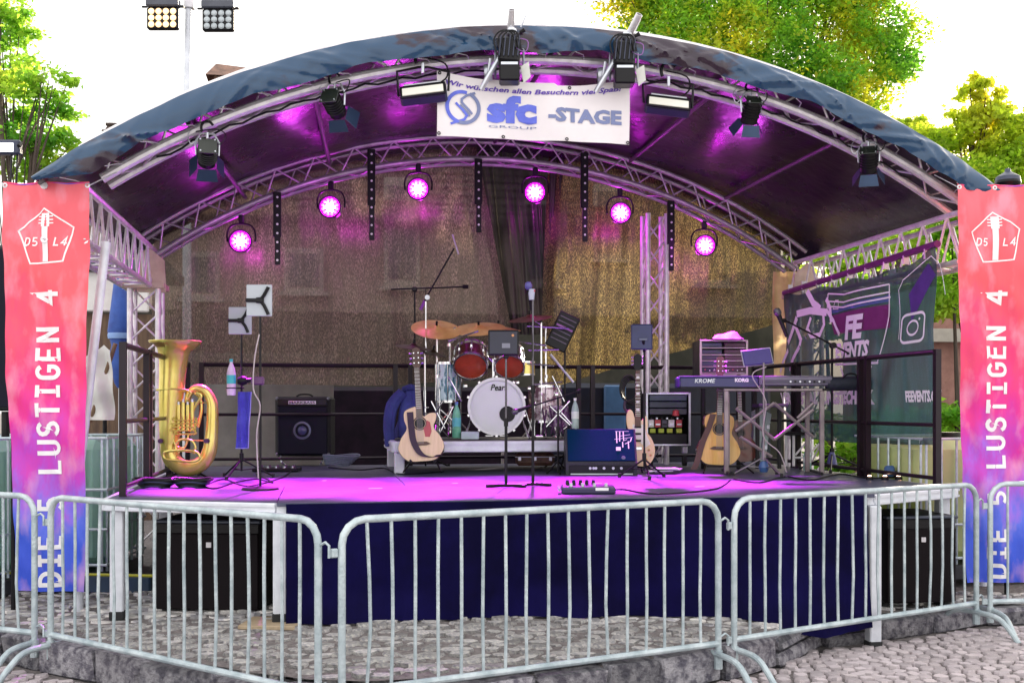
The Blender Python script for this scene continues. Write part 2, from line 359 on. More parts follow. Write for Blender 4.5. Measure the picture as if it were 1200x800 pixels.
# retaining wall of rough blocks along the edge
tw = Thing('retaining_wall', 'low rough grey stone retaining wall holding up the paved terrace below the stage', 'wall', cw(-1, 5.7, 0))
bk = MB()
for i in range(len(EDGE)-1):
    a, b = EDGE[i], EDGE[i+1]
    bk.add([cw(a[0],a[1]+.05,-.05), cw(b[0],b[1]+.05,-.05), cw(b[0],b[1]+.05,hedge(b[0])-.02), cw(a[0],a[1]+.05,hedge(a[0])-.02), cw(a[0],a[1]+.3,-.05), cw(b[0],b[1]+.3,-.05), cw(b[0],b[1]+.3,hedge(b[0])-.03), cw(a[0],a[1]+.3,hedge(a[0])-.03)], [(0,1,2,3),(3,2,6,7),(4,7,6,5)])
tw.part('mortar', bk, joint, world=True)
sx_ = -7.0
while sx_ < 7.5:
    L0 = random.uniform(.26,.55); cx = sx_+L0/2; slope = (zedge(cx+.1)-zedge(cx-.1))/.2; ln = L0*math.sqrt(1+slope*slope); hh = hedge(cx)
    split = random.random() < .35; parts_ = [(0, hh)] if not split else [(0, hh*.52), (hh*.52, hh)]
    for (a, b) in parts_:
        m_ = MB(); m_.box((0,0,0), (ln-.018, .2+random.uniform(-.03,.03), b-a-.012), None, .022)
        m_.v = [(x+random.uniform(-.011,.011), y+random.uniform(-.014,.014), z+random.uniform(-.009,.009)) for x, y, z in m_.v]
        ob = obj('stone', m_, wallm, tw.o); ob.location = cw(cx, zedge(cx)+.06, (a+b)/2-.005)-tw.loc; ob.rotation_euler = (0, 0, math.atan(slope)-YAW)
    sx_ += L0
# ================================================================ THE STAGE DECK
FZ = 1.06; X0, X1, YB, YW, YF = -1.4, 4.6, 11.3, 7.45, 6.98; AX0, AX1 = -.3, 3.7
st = Thing('stage_deck', 'wide raised stage platform with dark glossy boards and white aluminium edge beams', 'stage', (1.6, 9, .3))
deckm = mat('stage_floor', (.085,.09,.15), .40, 0, (.045,.05,.095), 5.5, .2, 40, contrast=(.3,.7), stretch=(1,2,1))
panels = [[(AX0+.0,YF-.05),(AX0+2.0,YF-.05),(AX0+2.0,YW+.9),(AX0,YW+.9)], [(AX0+2.0,YF-.05),(AX1,YF-.05),(AX1,YW+.9),(AX0+2.0,YW+.9)],
          [(X0,YW),(AX0,YF),(AX0,YW+.9),(X0,YW+.9)], [(AX1,YF),(X1,YW),(X1,YW+.9),(AX1,YW+.9)]]
for i in range(3):
    for j in range(3):
        xa = X0+2*i; ya = YW+.9+.983*j; panels.append([(xa,ya),(xa+2,ya),(xa+2,ya+.983),(xa,ya+.983)])
for pn in panels:
    cx = sum(p[0] for p in pn)/4; cy = sum(p[1] for p in pn)/4
    sh = [(cx+(x-cx)*(1-.003/abs(x-cx) if abs(x-cx) > .01 else 1), cy+(y-cy)*(1-.003/abs(y-cy) if abs(y-cy) > .01 else 1)) for x, y in pn]
    st.part('deck_panel', MB().prism(sh, lambda u_, v_, w_: Vector((u_, v_, FZ-.022+w_)), .022), deckm, world=True)
def beam(a, b, h=.075, t=.05, z1=FZ-.004, grooves=True):
    a, b = Vector((*a,0)), Vector((*b,0)); d = (b-a); ln = d.length; an = math.atan2(d.y, d.x); c = (a+b)/2; m_ = MB(); rot = Matrix.Rotation(an, 3, 'Z')
    m_.box((c.x,c.y,z1-h/2), (ln, t, h), rot, .006)
    off = rot @ Vector((0,-t/2-.004,0))
    for q in (.2,.8): m_.box((c.x+off.x,c.y+off.y,z1-h*q), (ln, .008, h*.22), rot)
    return m_
for a, b in (((X0,YW),(AX0,YF)), ((AX1,YF),(X1,YW)), ((AX0,YF),(AX1,YF)), ((X0-.02,YB),(X0-.02,YW)), ((X1+.02,YW),(X1+.02,YB))):
    st.part('edge_beam', beam(a, b), aluw, world=True)
legs = [((AX0+.02,YF+.03), None), ((AX1-.0,YF-.02), .0), ((X0+.06,YW+.03), None), ((X1-.06,YW+.05), None), ((X0+.3,YW+.5), None), ((X1-.35,YW+.6), None), ((X0+.1,10.9),None), ((X1-.1,10.9),None)]
for (x, y), zf in legs:
    zc = zcam(x, y); xc = x*math.cos(YAW)-y*math.sin(YAW); z0 = terz(xc, zc)+.02 if zf is None else zf
    lg = st.part('leg', MB().box((x, y, (z0+.05+FZ-.078)/2), (.085,.085,FZ-.078-z0-.05), None, .008), aluw, world=True)
    st.part('leg_foot', MB().box((x, y, z0+.03), (.095,.095,.06), None, .008), rubber, parent=lg, world=True)
wood = mat('wood_board', (.42,.33,.22), .7, 0, (.3,.22,.14), 14, .3, 40, stretch=(1,8,1))
zc = zcam(AX0, YF); bo = obj('wooden_board', MB().box((0,0,0), (.36,.3,.025), None, .004), wood, loc=(AX0-.02, YF+.02, terz(-1.47, zc)+.018), rot=(0,.0,-.25))
tag(bo, 'small wooden board under the white leg at the left front corner of the stage', 'board')
for px_, py_, w_, a_ in ((440,572,.10,.1),(533,566,.05,.6),(700,566,.07,-.5),(380,563,.05,1.2),(820,570,.08,.3)):
    p_ = P(px_, py_, F*(HC-FZ)/(py_-HY)); st.part('tape_glare_strip', MB().box((p_.x,p_.y,FZ+.0012), (w_,.022,.0016), a_), white, world=True)  # white tape strips; the first paints a glare on the deck
# navy skirt hung under the front edge
nav = mat('navy_cloth', (.0035,.002,.045), .7, 0, (.0018,.001,.020), 2.5, .25, 9, spec=.07)
def skirt(u_, v_):
    x = AX0+.06+u_*(AX1-AX0-.13); fold = math.sin(x*9+.6*math.sin(x*3.1))*.022+math.sin(x*23+v_*2)*.009+.006*math.sin(x*51+2*math.sin(x*5)); zc_ = zcam(x, YF); xc_ = x*math.cos(YAW)-YF*math.sin(YAW)
    b = terz(xc_, zc_)+.012; bulge = math.exp(-((x-3.28)/.3)**2); b = b*(1-bulge)+.13*bulge
    z = (FZ-.006)+(b-FZ+.006)*v_; y = YF-.062-.03*v_-fold*(.2+v_)-.10*max(0, v_-.75)*2*(.5+.5*math.sin(x*5))*(1-bulge)-.12*bulge*v_**3
    return (x, y, z)
sk = obj('stage_skirt', MB().grid(skirt, 160, 26), nav, angle=60); tag(sk, 'dark navy cloth skirt hanging along the front of the stage platform', 'stage skirt')
# ================================================================ ROOF
CX = 1.65; AR = 5.86; AZ = 4.15-AR; AMAX = R(33.6)
def ap(a, r, y, dz=0., cx=CX): return Vector((cx+r*math.sin(a), y, AZ+dz+r*math.cos(a)))   # dz also lifts the circle's centre
cn = Thing('stage_canopy', 'arched black stage roof carried on silver truss with blue tarpaulin rim', 'stage roof', (CX, 9.3, FZ))
trm = mat('truss_aluminium', (.80,.77,.79), .34, .35, (.62,.58,.61), 12)
trm2 = mat('truss_dull', (.40,.385,.40), .38, .45, (.28,.265,.28), 12)
def arch_truss(name, y0, r0, rt, cx, dz, seg, nb, dep=.26, hgt=.24, AMAX=AMAX):
    trm = globals()['trm2'] if name == 'rear_truss' else globals()['trm']
    A = [(-1+2*i/seg)*AMAX for i in range(seg+1)]
    main = cn.part(name, MB().tube([ap(a, r0, y0, dz, cx) for a in A], rt, 10), trm, world=True)
    for (r, y) in ((r0, y0+dep), (r0+hgt, y0), (r0+hgt, y0+dep)):
        cn.part('chord', MB().tube([ap(a, r, y, dz, cx) for a in A], rt*.85, 8), trm, parent=main, world=True)
    for i in range(nb):
        a0, a1 = (-1+2*i/nb)*AMAX*.99, (-1+2*(i+1)/nb)*AMAX*.99; am = (a0+a1)/2
        for (p, q) in ((a0, am), (am, a1)):
            lo = p if p == a0 else q; hi = am
            cn.part('brace', MB().cyl(ap(lo, r0, y0, dz, cx), ap(hi, r0+hgt, y0, dz, cx), .0095, None, 6), trm, parent=main, world=True)
        cn.part('brace', MB().tube([ap(a0, r0, y0, dz, cx), ap(am, r0, y0+dep, dz, cx), ap(a1, r0, y0, dz, cx)], .009, 6), trm, parent=main, world=True)
        cn.part('brace', MB().tube([ap(a0, r0+hgt, y0+dep, dz, cx), ap(am, r0, y0+dep, dz, cx), ap(a1, r0+hgt, y0+dep, dz, cx)], .009, 6), trm, parent=main, world=True)
    return main
arch_truss('front_truss', 7.86, 5.873, .036, 1.74, .0395, 48, 16)
RR = 5.45; RAM = 4.09-RR-AZ
arch_truss('rear_truss', 10.62, RR, .027, 1.61, RAM, 48, 18, .24, .22, R(35.5))
# side trusses
def ladder(name, x, y0, y1, zlo, zhi, w=.26, nb=9, rt=.024):
    sx2 = x+w
    main = cn.part(name, MB().cyl((x,y0,zlo),(x,y1,zlo),rt,None,8), trm, world=True)
    for (xx, zz) in ((x,zhi),(sx2,zlo),(sx2,zhi)): cn.part('chord', MB().cyl((xx,y0,zz),(xx,y1,zz),rt,None,8), trm, parent=main, world=True)
    for i in range(nb):
        a = y0+(y1-y0)*i/nb; b = y0+(y1-y0)*(i+1)/nb; m_ = (a+b)/2
        for xx in (x, sx2): cn.part('brace', MB().tube([(xx,a,zlo),(xx,m_,zhi),(xx,b,zlo)],.011,6), trm, parent=main, world=True)
        cn.part('brace', MB().tube([(x,a,zlo),(sx2,m_,zlo),(x,b,zlo)],.010,6), trm, parent=main, world=True)
ladder('side_truss', -1.86, 7.75, 10.9, 2.78, 3.14)
ladder('side_truss', 4.84, 7.75, 10.9, 2.78, 3.16)
pl = mat('warm_plate', (.62,.5,.4), .5, .2, (.45,.35,.27), 6)
for sx_, sg in ((-1.62, 1), (4.9, -1)):
    m_ = MB(); m_.prism([(0,0),(.26,0),(.24,.3),(.1,.42),(0,.3)], lambda u_, v_, w_: Vector((sx_-.1*sg+sg*u_, 10.58+w_, 2.72+v_)), .02); cn.part('gusset_plate', m_, pl, world=True)
# rear columns
def column(x, y, z0, z1, s=.24):
    main = cn.part('column', MB().cyl((x-s/2,y-s/2,z0),(x-s/2,y-s/2,z1),.026,None,10), trm, world=True)
    for dx, dy in ((1,-1),(1,1),(-1,1)): cn.part('chord', MB().cyl((x+dx*s/2,y+dy*s/2,z0),(x+dx*s/2,y+dy*s/2,z1),.026,None,10), trm, parent=main, world=True)
    n_ = int((z1-z0)/.24)
    for i in range(n_):
        a = z0+(z1-z0)*i/n_; b = z0+(z1-z0)*(i+1)/n_; h = s/2
        for (p, q, r_, t_) in ((-h,-h,h,-h),(h,h,-h,h)):
            cn.part('brace', MB().cyl((x+p,y+q,a),(x+r_,y+t_,b),.010,None,6), trm, parent=main, world=True)
        [cn.part('brace', MB().cyl((x+e*h,y-h,b),(x+e*h,y+h,a),.010,None,6), trm, parent=main, world=True) for e in (-1,1)]
    if z1 < 3.2: cn.part('column_plate', MB().box((x,y,z1+.02),(s+.12,s+.1,.05)), pl, world=True)
column(-1.66, 10.7, .3, 2.76, .25); column(4.95, 10.75, .3, 2.8, .25)
_c = PY(767, 400, 11.02); column(_c.x, 11.02, 1.06, 3.66, .2)
# slanting front props
for (x, y, x2) in ((-1.50, 7.95, -1.66), (4.98, 7.95, 5.1)):
    cn.part('prop', MB().tube([(x,y,2.8),(x2,y-.1,1.2),(x2,y-.1,.25)],.032,12), aluw, world=True)
# purlins
for x, dx in ((-.95,.2),(-.1,.14),(1.65,.0),(3.02,-.0),(4.07,-.05)):
    a = math.asin((x-CX)/AR); pz = -1.693+math.sqrt((6.056-.085)**2-(x-1.707)**2); pl0 = Vector((x, 7.95, pz)); pl1 = Vector((x, 10.65, pz-.01))
    cn.part('purlin', MB().cyl(pl0, pl1+Vector((dx,0,0)), .020, None, 8), mat('purlin_dark', (.10,.085,.10), .4, .4), world=True)
# tarpaulin
tarp = mat('tarpaulin', (.012,.050,.115), .2, 0, (.020,.007,.022), 1.6, .06, 3, contrast=(.54,.60), stretch=(1,1,2.2), detail=4, spec=.6)  # crisp plum patches in the colour imitate reflections on the glossy sheet
lin = mat('roof_lining', (.016,.002,.022), .27, 0, (.012,.002,.014), 2, .7, 3.2, spec=.38)
TR = 6.056; TZ = -1.693; TMAX = math.asin(3.66/TR); TXC = 1.707
def tarpf(u_, v_, dr=0.):
    a = (-.985+1.925*u_)*TMAX; y = 7.62+v_*3.75; s = math.sin(v_*math.pi)
    wr = .022*math.sin(a*26+v_*7)*s+.012*math.sin(a*61-v_*13)*s+(.004*math.sin(a*40)+.002*math.sin(a*97+1))*(1-s)
    sag = -.02*s*(.5-.5*math.cos(u_*2*math.pi*6))
    r_ = TR+wr*.7+sag+dr-.0*v_; return Vector((TXC+r_*math.sin(a), y, TZ+r_*math.cos(a)))
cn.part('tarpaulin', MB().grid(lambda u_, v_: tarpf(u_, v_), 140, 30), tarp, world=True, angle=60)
cn.part('roof_lining', MB().grid(lambda u_, v_: tarpf(u_, .012+v_*.985, -.035), 140, 30), lin, world=True, angle=60)
rr_ = random.Random(3); creases = [(rr_.uniform(0,1), rr_.uniform(-.09,.09), rr_.uniform(.0022,.008)*rr_.choice((1,1,1,2)), rr_.uniform(-.02,.026)) for _ in range(110)]
def rimf(u_, v_):
    a = (-.985+1.925*u_)*TMAX; p = tarpf(u_, 0, .004); h = .165+.028*abs(math.sin(u_*math.pi*9+.4))+.008*math.sin(u_*31); h *= min(1, (1-abs(2*u_-1))*9+.2)
    d = sum(am*math.exp(-((u_-c-sl_*v_)/w_)**2) for c, sl_, w_, am in creases)
    return p+Vector((-math.sin(a)*h*v_, -.03*math.sin(v_*math.pi)-.02*v_-d*2.2*v_*(1.25-v_)-.003*math.sin(u_*190+v_*6), -math.cos(a)*h*v_))
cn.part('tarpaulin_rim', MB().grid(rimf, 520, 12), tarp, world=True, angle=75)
ties = MB()
for i in range(26):
    u_ = (i+.5)/26; p = rimf(u_, 1.); a = (-1+2*u_)*TMAX; q = ap(a*.97, 5.89, 7.86, .04, 1.74); ties.tube([p+Vector((0,.01,0)), (p+q)/2+Vector((.02,-.02,0)), q], .004, 5)
_t = cn.part('tie_cords', ties, mat('white_cord', (.6,.6,.62), .7), world=True)
tag(_t, kind='stuff')
for sg, x in ():   # lashed corner flaps, bunched under the rim ends
    f_ = MB().grid(lambda u_, v_: Vector((x+(u_-.5)*.5, 7.7+v_*.5, 3.3+.12*(-sg)*(u_-.5)*-1-.1*v_+.03*math.sin(u_*17)+.02*math.sin(v_*14))), 20, 12); cn.part('corner_flap', f_, tarp, world=True, angle=70)
# white side awning sheets glimpsed at both ends
wsh = mat('white_sheet', (.78,.76,.74), .6, 0, (.66,.62,.6), 3)
# hanging perforated hangers
hang = [(325,226,311),(435,176,282),(560,187,273),(684,180,284),(785,236,318)]
posw = ['leftmost of the black','second from left of the black','middle one of the black','second from right of the black','rightmost of the black']
for k, (px, pa, pb) in enumerate(hang):
    a = PY(px, pa, 10.6); b = PY(px+1, pb, 10.6); t = Thing('perforated_hanger', posw[k]+' perforated metal hangers dangling from the rear roof truss', 'hanger', (a.x, a.y, a.z), 0, 'perforated hangers on the rear truss')
    L_ = a.z-b.z; m_ = MB().box((0,-.03,-L_*.31), (.075,.03,L_*.62), None, .004); t.part('upper_rail', m_, blackm)
    t.part('lower_rail', MB().box((.004,-.035,-L_*.78), (.05,.022,L_*.44), None, .003), blackm)
    d = MB(); n_ = int(L_/.085)
    for i in range(n_): zz = -.05-i*.085; d.cyl((.002,-.047,zz),(.002,-.051,zz),.011,None,8)
    tag(t.part('hole_dots', d, alu), kind='stuff')  # pale discs painted for the light showing through the holes
# ================================================================ BEHIND THE STAGE
bw = mat('facade_plaster', (.40,.31,.26), .85, 0, (.28,.21,.18), 1.6, .3, 30)
rtile = mat('roof_tile', (.10,.065,.06), .8, 0, (.05,.035,.035), 5, .4, 14)
glass = mat('window_glass', (.06,.08,.09), .12, 0, (.1,.12,.13), 2)
wfr = mat('window_frame', (.42,.38,.34), .6)
bA = PY(78, 200, 17); bx0, bx1 = bA.x, 7.6
bl = Thing('plaster_house', 'long plastered house with dark tiled roof directly behind the stage net', 'house', ((bx0+bx1)/2, 17, 0))
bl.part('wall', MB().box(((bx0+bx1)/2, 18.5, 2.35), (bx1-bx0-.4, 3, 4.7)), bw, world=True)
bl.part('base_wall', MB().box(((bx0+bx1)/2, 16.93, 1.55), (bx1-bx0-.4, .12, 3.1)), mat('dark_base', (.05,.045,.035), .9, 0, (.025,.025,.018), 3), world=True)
rf = bl.part('roof', MB().add([(bx0,16.6,4.55),(bx1,16.6,4.55),(bx1-.3,18.6,6.27),(bx0+.3,18.6,6.27),(bx0,20.6,4.55),(bx1,20.6,4.55),(bx0,16.6,4.45),(bx1,16.6,4.45)], [(0,1,2,3),(3,2,5,4),(0,3,4),(1,5,2),(6,7,1,0)]), rtile, world=True, angle=0)
for j in range(11):   # tile courses
    t_ = (j+.5)/11; bl.part('tile_course', MB().tube([(bx0+.3*t_-.02,16.6+2*t_,4.575+1.72*t_),(bx1-.3*t_+.02,16.6+2*t_,4.575+1.72*t_)], .028, 6), rtile, parent=rf, world=True)
for px_, top in ((268, 84),):
    a = PY(px_, top, 18.5); bl.part('chimney', MB().box((a.x, 18.5, (a.z+5.2)/2-.1), (.42,.5,a.z-5.2), None, .03).add([(a.x-.33,18.1,a.z-.18),(a.x+.4,18.1,a.z-.18),(a.x+.3,18.5,a.z+.08),(a.x-.2,18.5,a.z+.12),(a.x-.33,18.9,a.z-.18),(a.x+.4,18.9,a.z-.18)], [(0,1,2,3),(3,2,5,4),(0,3,4),(1,5,2)]), mat('chimney_brick', (.28,.16,.12), .9, 0, (.16,.1,.08), 8, .4), parent=rf, world=True, angle=0)
for (px0, px1, py0, py1) in ((338,374,296,338),(455,487,214,332),(620,650,240,330),(700,724,222,300),(222,252,300,345),(815,850,250,330)):
    a, b = PY(px0, py0, 16.98), PY(px1, py1, 16.98); c = (a+b)/2; W_, H_ = b.x-a.x, a.z-b.z
    wn = bl.part('window', MB().box((c.x,16.97,c.z), (W_+.14,.1,H_+.14), None, .01), wfr, world=True)
    for q in (-1,1):
        bl.part('pane', MB().box((c.x+q*W_*.25,16.905,c.z), (W_*.46,.02,H_*.92)), glass, parent=wn, world=True)
    bl.part('sill', MB().box((c.x,16.88,b.z-.1), (W_+.3,.2,.06)), wfr, parent=wn, world=True)
# pale canvas sheet wall behind the left rail
pan = Thing('notice_board', 'wide pale information board on the ground seen through the net left of the amplifier', 'notice board', PY(305, 540, 12.6))
a, b = PY(218, 414, 12.6), PY(391, 545, 12.6); pw = mat('board_grey', (.24,.23,.21), .7, 0, (.17,.16,.15), 3)
pan.part('panel', MB().box(((a.x+b.x)/2, 12.6, (a.z+b.z)/2), (b.x-a.x, .05, a.z-b.z), None, .01), pw, world=True)
tx = mat('ink_dark', (.05,.045,.06), .7)
c0, c1 = PY(240, 427, 12.57), PY(372, 420, 12.57)
pan.part('lettering', text_fit('Gute Tore. Gute Stimmung', lambda u_, v_: Vector((u_,12.568,v_)), c0.x, c1.x, c0.z, c1.z), tx, world=True, angle=0)
for x in (a.x+.2, b.x-.2): pan.part('leg', MB().box((x, 12.64, .65), (.06,.04,.9)), blackm, world=True)
# dark trailer parked behind the right half
tr = Thing('dark_trailer', 'dark blue low trailer parked behind the back railing under the net', 'trailer', PY(700, 540, 13.2))
a, b = PY(640, 452, 13.2), PY(905, 560, 13.2); navyp = mat('trailer_paint', (.006,.009,.028), .4, 0, (.004,.004,.012), 3, spec=.3)
tr.part('body', MB().box(((a.x+b.x)/2, 13.9, 1.2), (b.x-a.x, 1.4, 1.5), None, .06), navyp, world=True)
tr.part('blue_panel', MB().box((PY(722,470,13.1).x, 13.16, 1.55), (.28,.05,.75), None, .02), mat('blue_panel', (.05,.14,.30), .4, 0, (.03,.09,.2), 4), world=True)
for x in (a.x+.7, b.x-.7): tr.part('wheel', MB().cyl((x,13.3,.36),(x,13.1,.36),.32,None,20), rubber, world=True)
dk = Thing('dark_cargo_box', 'black box trailer parked behind the amplifier and back railing', 'trailer', PY(470, 540, 13.4))
a, b = PY(372, 452, 13.4), PY(640, 560, 13.4)
dk.part('body', MB().box(((a.x+b.x)/2, 14.0, 1.15), (b.x-a.x, 1.2, 1.5), None, .05), mat('dark_box_paint', (.008,.005,.012), .6, 0, (.022,.010,.024), 5, .2, 12, spec=.2), world=True)
for x in (a.x+.6, b.x-.6): dk.part('wheel', MB().cyl((x,13.5,.36),(x,13.3,.36),.32,None,20), rubber, world=True)
# ------------------------------------------------ backdrop nets
def net(name, label, pts_top, pts_bot, y, m, seed, fold=.05):
    r = random.Random(seed); ph = [r.uniform(0,6.3) for _ in range(6)]
    def fn(u_, v_):
        a = np.interp(u_, np.linspace(0,1,len(pts_top)), [p[0] for p in pts_top]); az = np.interp(u_, np.linspace(0,1,len(pts_top)), [p[1] for p in pts_top])
        b = np.interp(u_, np.linspace(0,1,len(pts_bot)), [p[0] for p in pts_bot]); bz = np.interp(u_, np.linspace(0,1,len(pts_bot)), [p[1] for p in pts_bot])
        p = PY(a, az, y); q = PY(b, bz, y); s = p*(1-v_)+q*v_
        s.y += fold*(math.sin(u_*23+ph[0]+2*v_)*.5+math.sin(u_*51+ph[1]+v_*3)*.3+math.sin(u_*107+ph[2])*.14)+.05*math.sin(v_*4+u_*9+ph[3]); return s
    o = obj(name, MB().grid(fn, 110, 46), m, angle=80); tag(o, label, 'net'); return o
n1 = netmat('net_rose', (.40,.285,.225), (.19,.145,.11), .82, 170, .5, (.075,.052,.042), (1,1,.22))
n2 = netmat('net_gold', (.48,.36,.13), (.22,.165,.055), .85, 150, .5, (.055,.038,.014), (1,1,.3))
net('backdrop_net', 'pinkish tan shimmering net backdrop left of the centre gap behind the stage', [(180,262),(300,200),(420,165),(553,155)], [(176,450),(300,450),(450,452),(612,440)], 11.2, n1, 1)
net('backdrop_net', 'golden brown shimmering net backdrop right of the centre gap behind the stage', [(645,160),(730,170),(830,200),(925,290)], [(632,458),(720,432),(820,405),(915,378)], 11.25, n2, 2)
n3 = netmat('net_black', (.035,.02,.045), (.015,.01,.02), .93, 150, .3)
net('black_drape', 'black drape hanging in the centre gap between the two tan nets', [(545,152),(580,150),(620,150),(665,152)], [(592,392),(600,392),(640,392),(648,392)], 11.32, n3, 3, .09)
tw_ = mat('tan_cloth', (.88,.68,.40), .8, 0, (.66,.46,.24), 3, .2, 30, transl=.5)
def tcl(u_, v_):
    p = PY(906+u_*50, 318+v_*122, 10.95); p.y += .03*math.sin(u_*14)+.02*math.sin(v_*5+u_*4); return p
o = obj('corner_cloth', MB().grid(tcl, 30, 20), tw_, angle=80); tag(o, 'warm tan cloth sheet tied to the right rear truss column', 'cloth')
# dark hanging drapery at left rear
# ------------------------------------------------ trees
def leafmat(name, c1, c2, c3, vs=.35):
    m = bpy.data.materials.new(name); m.use_nodes = True; n = m.node_tree; L = n.links; b = n.nodes['Principled BSDF']; b.inputs['Roughness'].default_value = .55
    tc = n.nodes.new('ShaderNodeTexCoord'); nz = n.nodes.new('ShaderNodeTexNoise'); nz.inputs['Scale'].default_value = .9; nz.inputs['Detail'].default_value = 3; L.new(tc.outputs['Object'], nz.inputs[0])
    cr = n.nodes.new('ShaderNodeValToRGB'); cr.color_ramp.elements[0].color = (*c1,1); cr.color_ramp.elements[0].position = .36; cr.color_ramp.elements[1].color = (*c3,1); cr.color_ramp.elements[1].position = .66; e = cr.color_ramp.elements.new(.5); e.color = (*c2,1)
    L.new(nz.outputs[0], cr.inputs[0]); ge = n.nodes.new('ShaderNodeNewGeometry'); hs = n.nodes.new('ShaderNodeHueSaturation'); mr = n.nodes.new('ShaderNodeMapRange'); mr.inputs[3].default_value = 1-vs; mr.inputs[4].default_value = 1+vs
    L.new(ge.outputs['Random Per Island'], mr.inputs[0]); L.new(mr.outputs[0], hs.inputs['Value']); L.new(cr.outputs[0], hs.inputs['Color']); L.new(hs.outputs[0], b.inputs['Base Color'])
    t = n.nodes.new('ShaderNodeBsdfTranslucent'); L.new(hs.outputs[0], t.inputs[0]); ms = n.nodes.new('ShaderNodeMixShader'); ms.inputs[0].default_value = .72; L.new(b.outputs[0], ms.inputs[1]); L.new(t.outputs[0], ms.inputs[2]); L.new(ms.outputs[0], n.nodes['Material Output'].inputs[0]); return m
lf1 = leafmat('leaf_green_yellow', (.07,.28,.02), (.24,.50,.03), (.75,.66,.03))
lf2 = leafmat('leaf_autumn', (.36,.56,.03), (.66,.72,.05), (.88,.74,.06))
lf3 = leafmat('leaf_green', (.14,.42,.04), (.38,.64,.06), (.62,.72,.08))
bark = mat('bark', (.09,.065,.05), .9, 0, (.05,.035,.03), 8, .8, 20, stretch=(1,1,.2))
def leaves(cl, n, size, seed):
    r = np.random.default_rng(seed); V = []; tot = sum(c[3]**2 for c in cl)
    for (cx, cy, cz, rad, sq) in cl:
        k = int(n*rad**2/tot)
        nb = max(6, int(k/55)); d = r.normal(size=(nb,3)); d /= np.linalg.norm(d, axis=1)[:,None]; rr = rad*(r.random(nb)**.38)[:,None]; tw2 = d*rr*np.array([1,1,sq])
        idx = r.integers(0, nb, k); off = r.normal(size=(k,3))*rad*.17; off[:,2] *= .6; V.append(tw2[idx]+off+np.array([cx,cy,cz]))
    c = np.concatenate(V); k = len(c); a = r.normal(size=(k,3)); a[:,2] *= .6; a /= np.linalg.norm(a, axis=1)[:,None]; b = np.cross(a, r.normal(size=(k,3))); b /= np.linalg.norm(b, axis=1)[:,None]
    s = size*(.6+.8*r.random(k))[:,None]; nrm = np.cross(a, b)*s*.18
    v = np.stack([c-a*s, c+b*s*.5+nrm, c+a*s, c-b*s*.5+nrm], 1).reshape(-1,3)
    me = bpy.data.meshes.new('crown'); me.vertices.add(4*k); me.vertices.foreach_set('co', v.ravel().astype(np.float32)); me.loops.add(4*k); me.loops.foreach_set('vertex_index', np.arange(4*k, dtype=np.int32))
    me.polygons.add(k); me.polygons.foreach_set('loop_start', np.arange(0, 4*k, 4, dtype=np.int32)); me.update(calc_edges=True); me.validate(); return me
def tree(label, base, clumps, n, size, m, seed, trunk=.22):
    """clumps: (px, py, distance, pixel radius, flatness) measured from the camera station"""
    t = Thing('tree', label, 'tree', base); r = random.Random(seed); cl = []
    for (px, py, zc, pr, sq) in clumps: p = P(px, py, zc)-t.loc; cl.append((p.x, p.y, p.z, pr*zc/F, sq))
    top = max(cl, key=lambda c: c[2]); h = sum(c[2] for c in cl)/len(cl); mid = Vector((sum(c[0] for c in cl)/len(cl)*.5, 0, h*.55))
    t.part('trunk', MB().tube(crv([(0,0,-.1),(mid.x*.4,mid.y,mid.z*.5),mid,(top[0]*.8,top[1]*.8,top[2])], 5), lerpl([trunk*1.25,trunk*.85,trunk*.7,.02], 16), 10), bark)
    for c in cl:
        s_ = mid*(.6+.5*r.random()); e = Vector((c[0],c[1],c[2])); q = (s_+e)/2+Vector((0,0,.2*c[3]))
        t.part('limb', MB().tube(crv([s_, q, e], 5), lerpl([trunk*.26,trunk*.13,.008], 11), 7), bark)
        for k in range(3):
            dd = Vector((r.uniform(-1,1), r.uniform(-1,1), r.uniform(-.3,1)))*c[3]*.75; t.part('branch', MB().tube([q, (q+e)/2+dd*.4, e+dd], [.02,.014,.006], 5), bark)
    o = bpy.data.objects.new('crown', leaves(cl, n, size, seed)); COL.objects.link(o); o.parent = t.o; o.data.materials.append(m)
    return t
b1 = PY(900, 476, 20); b1.z = 0
tree('large broad tree with green and yellow leaves behind the right half of the stage roof', b1,
     [(765,20,21,62,.9),(830,35,20,60,.9),(745,-30,21,60,.9),(895,50,19,66,.9),(960,30,20,70,.9),(1030,40,20.5,52,.9),(1015,85,20,50,.9),(900,-30,20,85,.8),(990,-40,20,70,.8),(820,-40,21,70,.8),(950,110,19,60,.9),(1050,78,21,28,.9),(980,125,19,45,.8),(1010,165,20,45,.7),(850,110,20,60,.9)], 70000, .048, lf1, 11, .3)
b2 = PY(1165, 476, 15); b2.z = 0
tree('yellow green tree standing behind the right end of the stage roof', b2,
     [(1150,100,15,24,.9),(1140,125,15,28,.8),(1165,150,15,36,.8),(1195,140,15,26,.9),(1130,170,15.5,36,.7),(1185,190,15,46,.7),(1080,170,16,36,.6),(1060,150,17,26,.6),(1130,215,15,50,.6),(1220,175,15,40,.8)], 15000, .046, lf2, 12, .12)
b3 = PY(18, 476, 16); b3.z = 0
tree('green tree with loose leafy twigs at the left edge of the scene', b3,
     [(12,30,16,34,.9),(-20,70,16,60,.9),(30,100,15.5,42,.8),(62,100,15.5,28,.6),(50,135,16,36,.6),(18,160,16,52,.7),(60,170,16,34,.7),(-30,10,16,50,.9),(-10,-10,16,40,.8),(35,190,16,40,.6)], 9500, .05, lf3, 13, .05)
hd = Thing('hedge', 'tall green leafy hedge seen through the truss right of the stage', 'hedge', PY(1040, 476, 14.5)*1.0); hd.o.location.z = 0; hd.loc.z = 0
cl = []
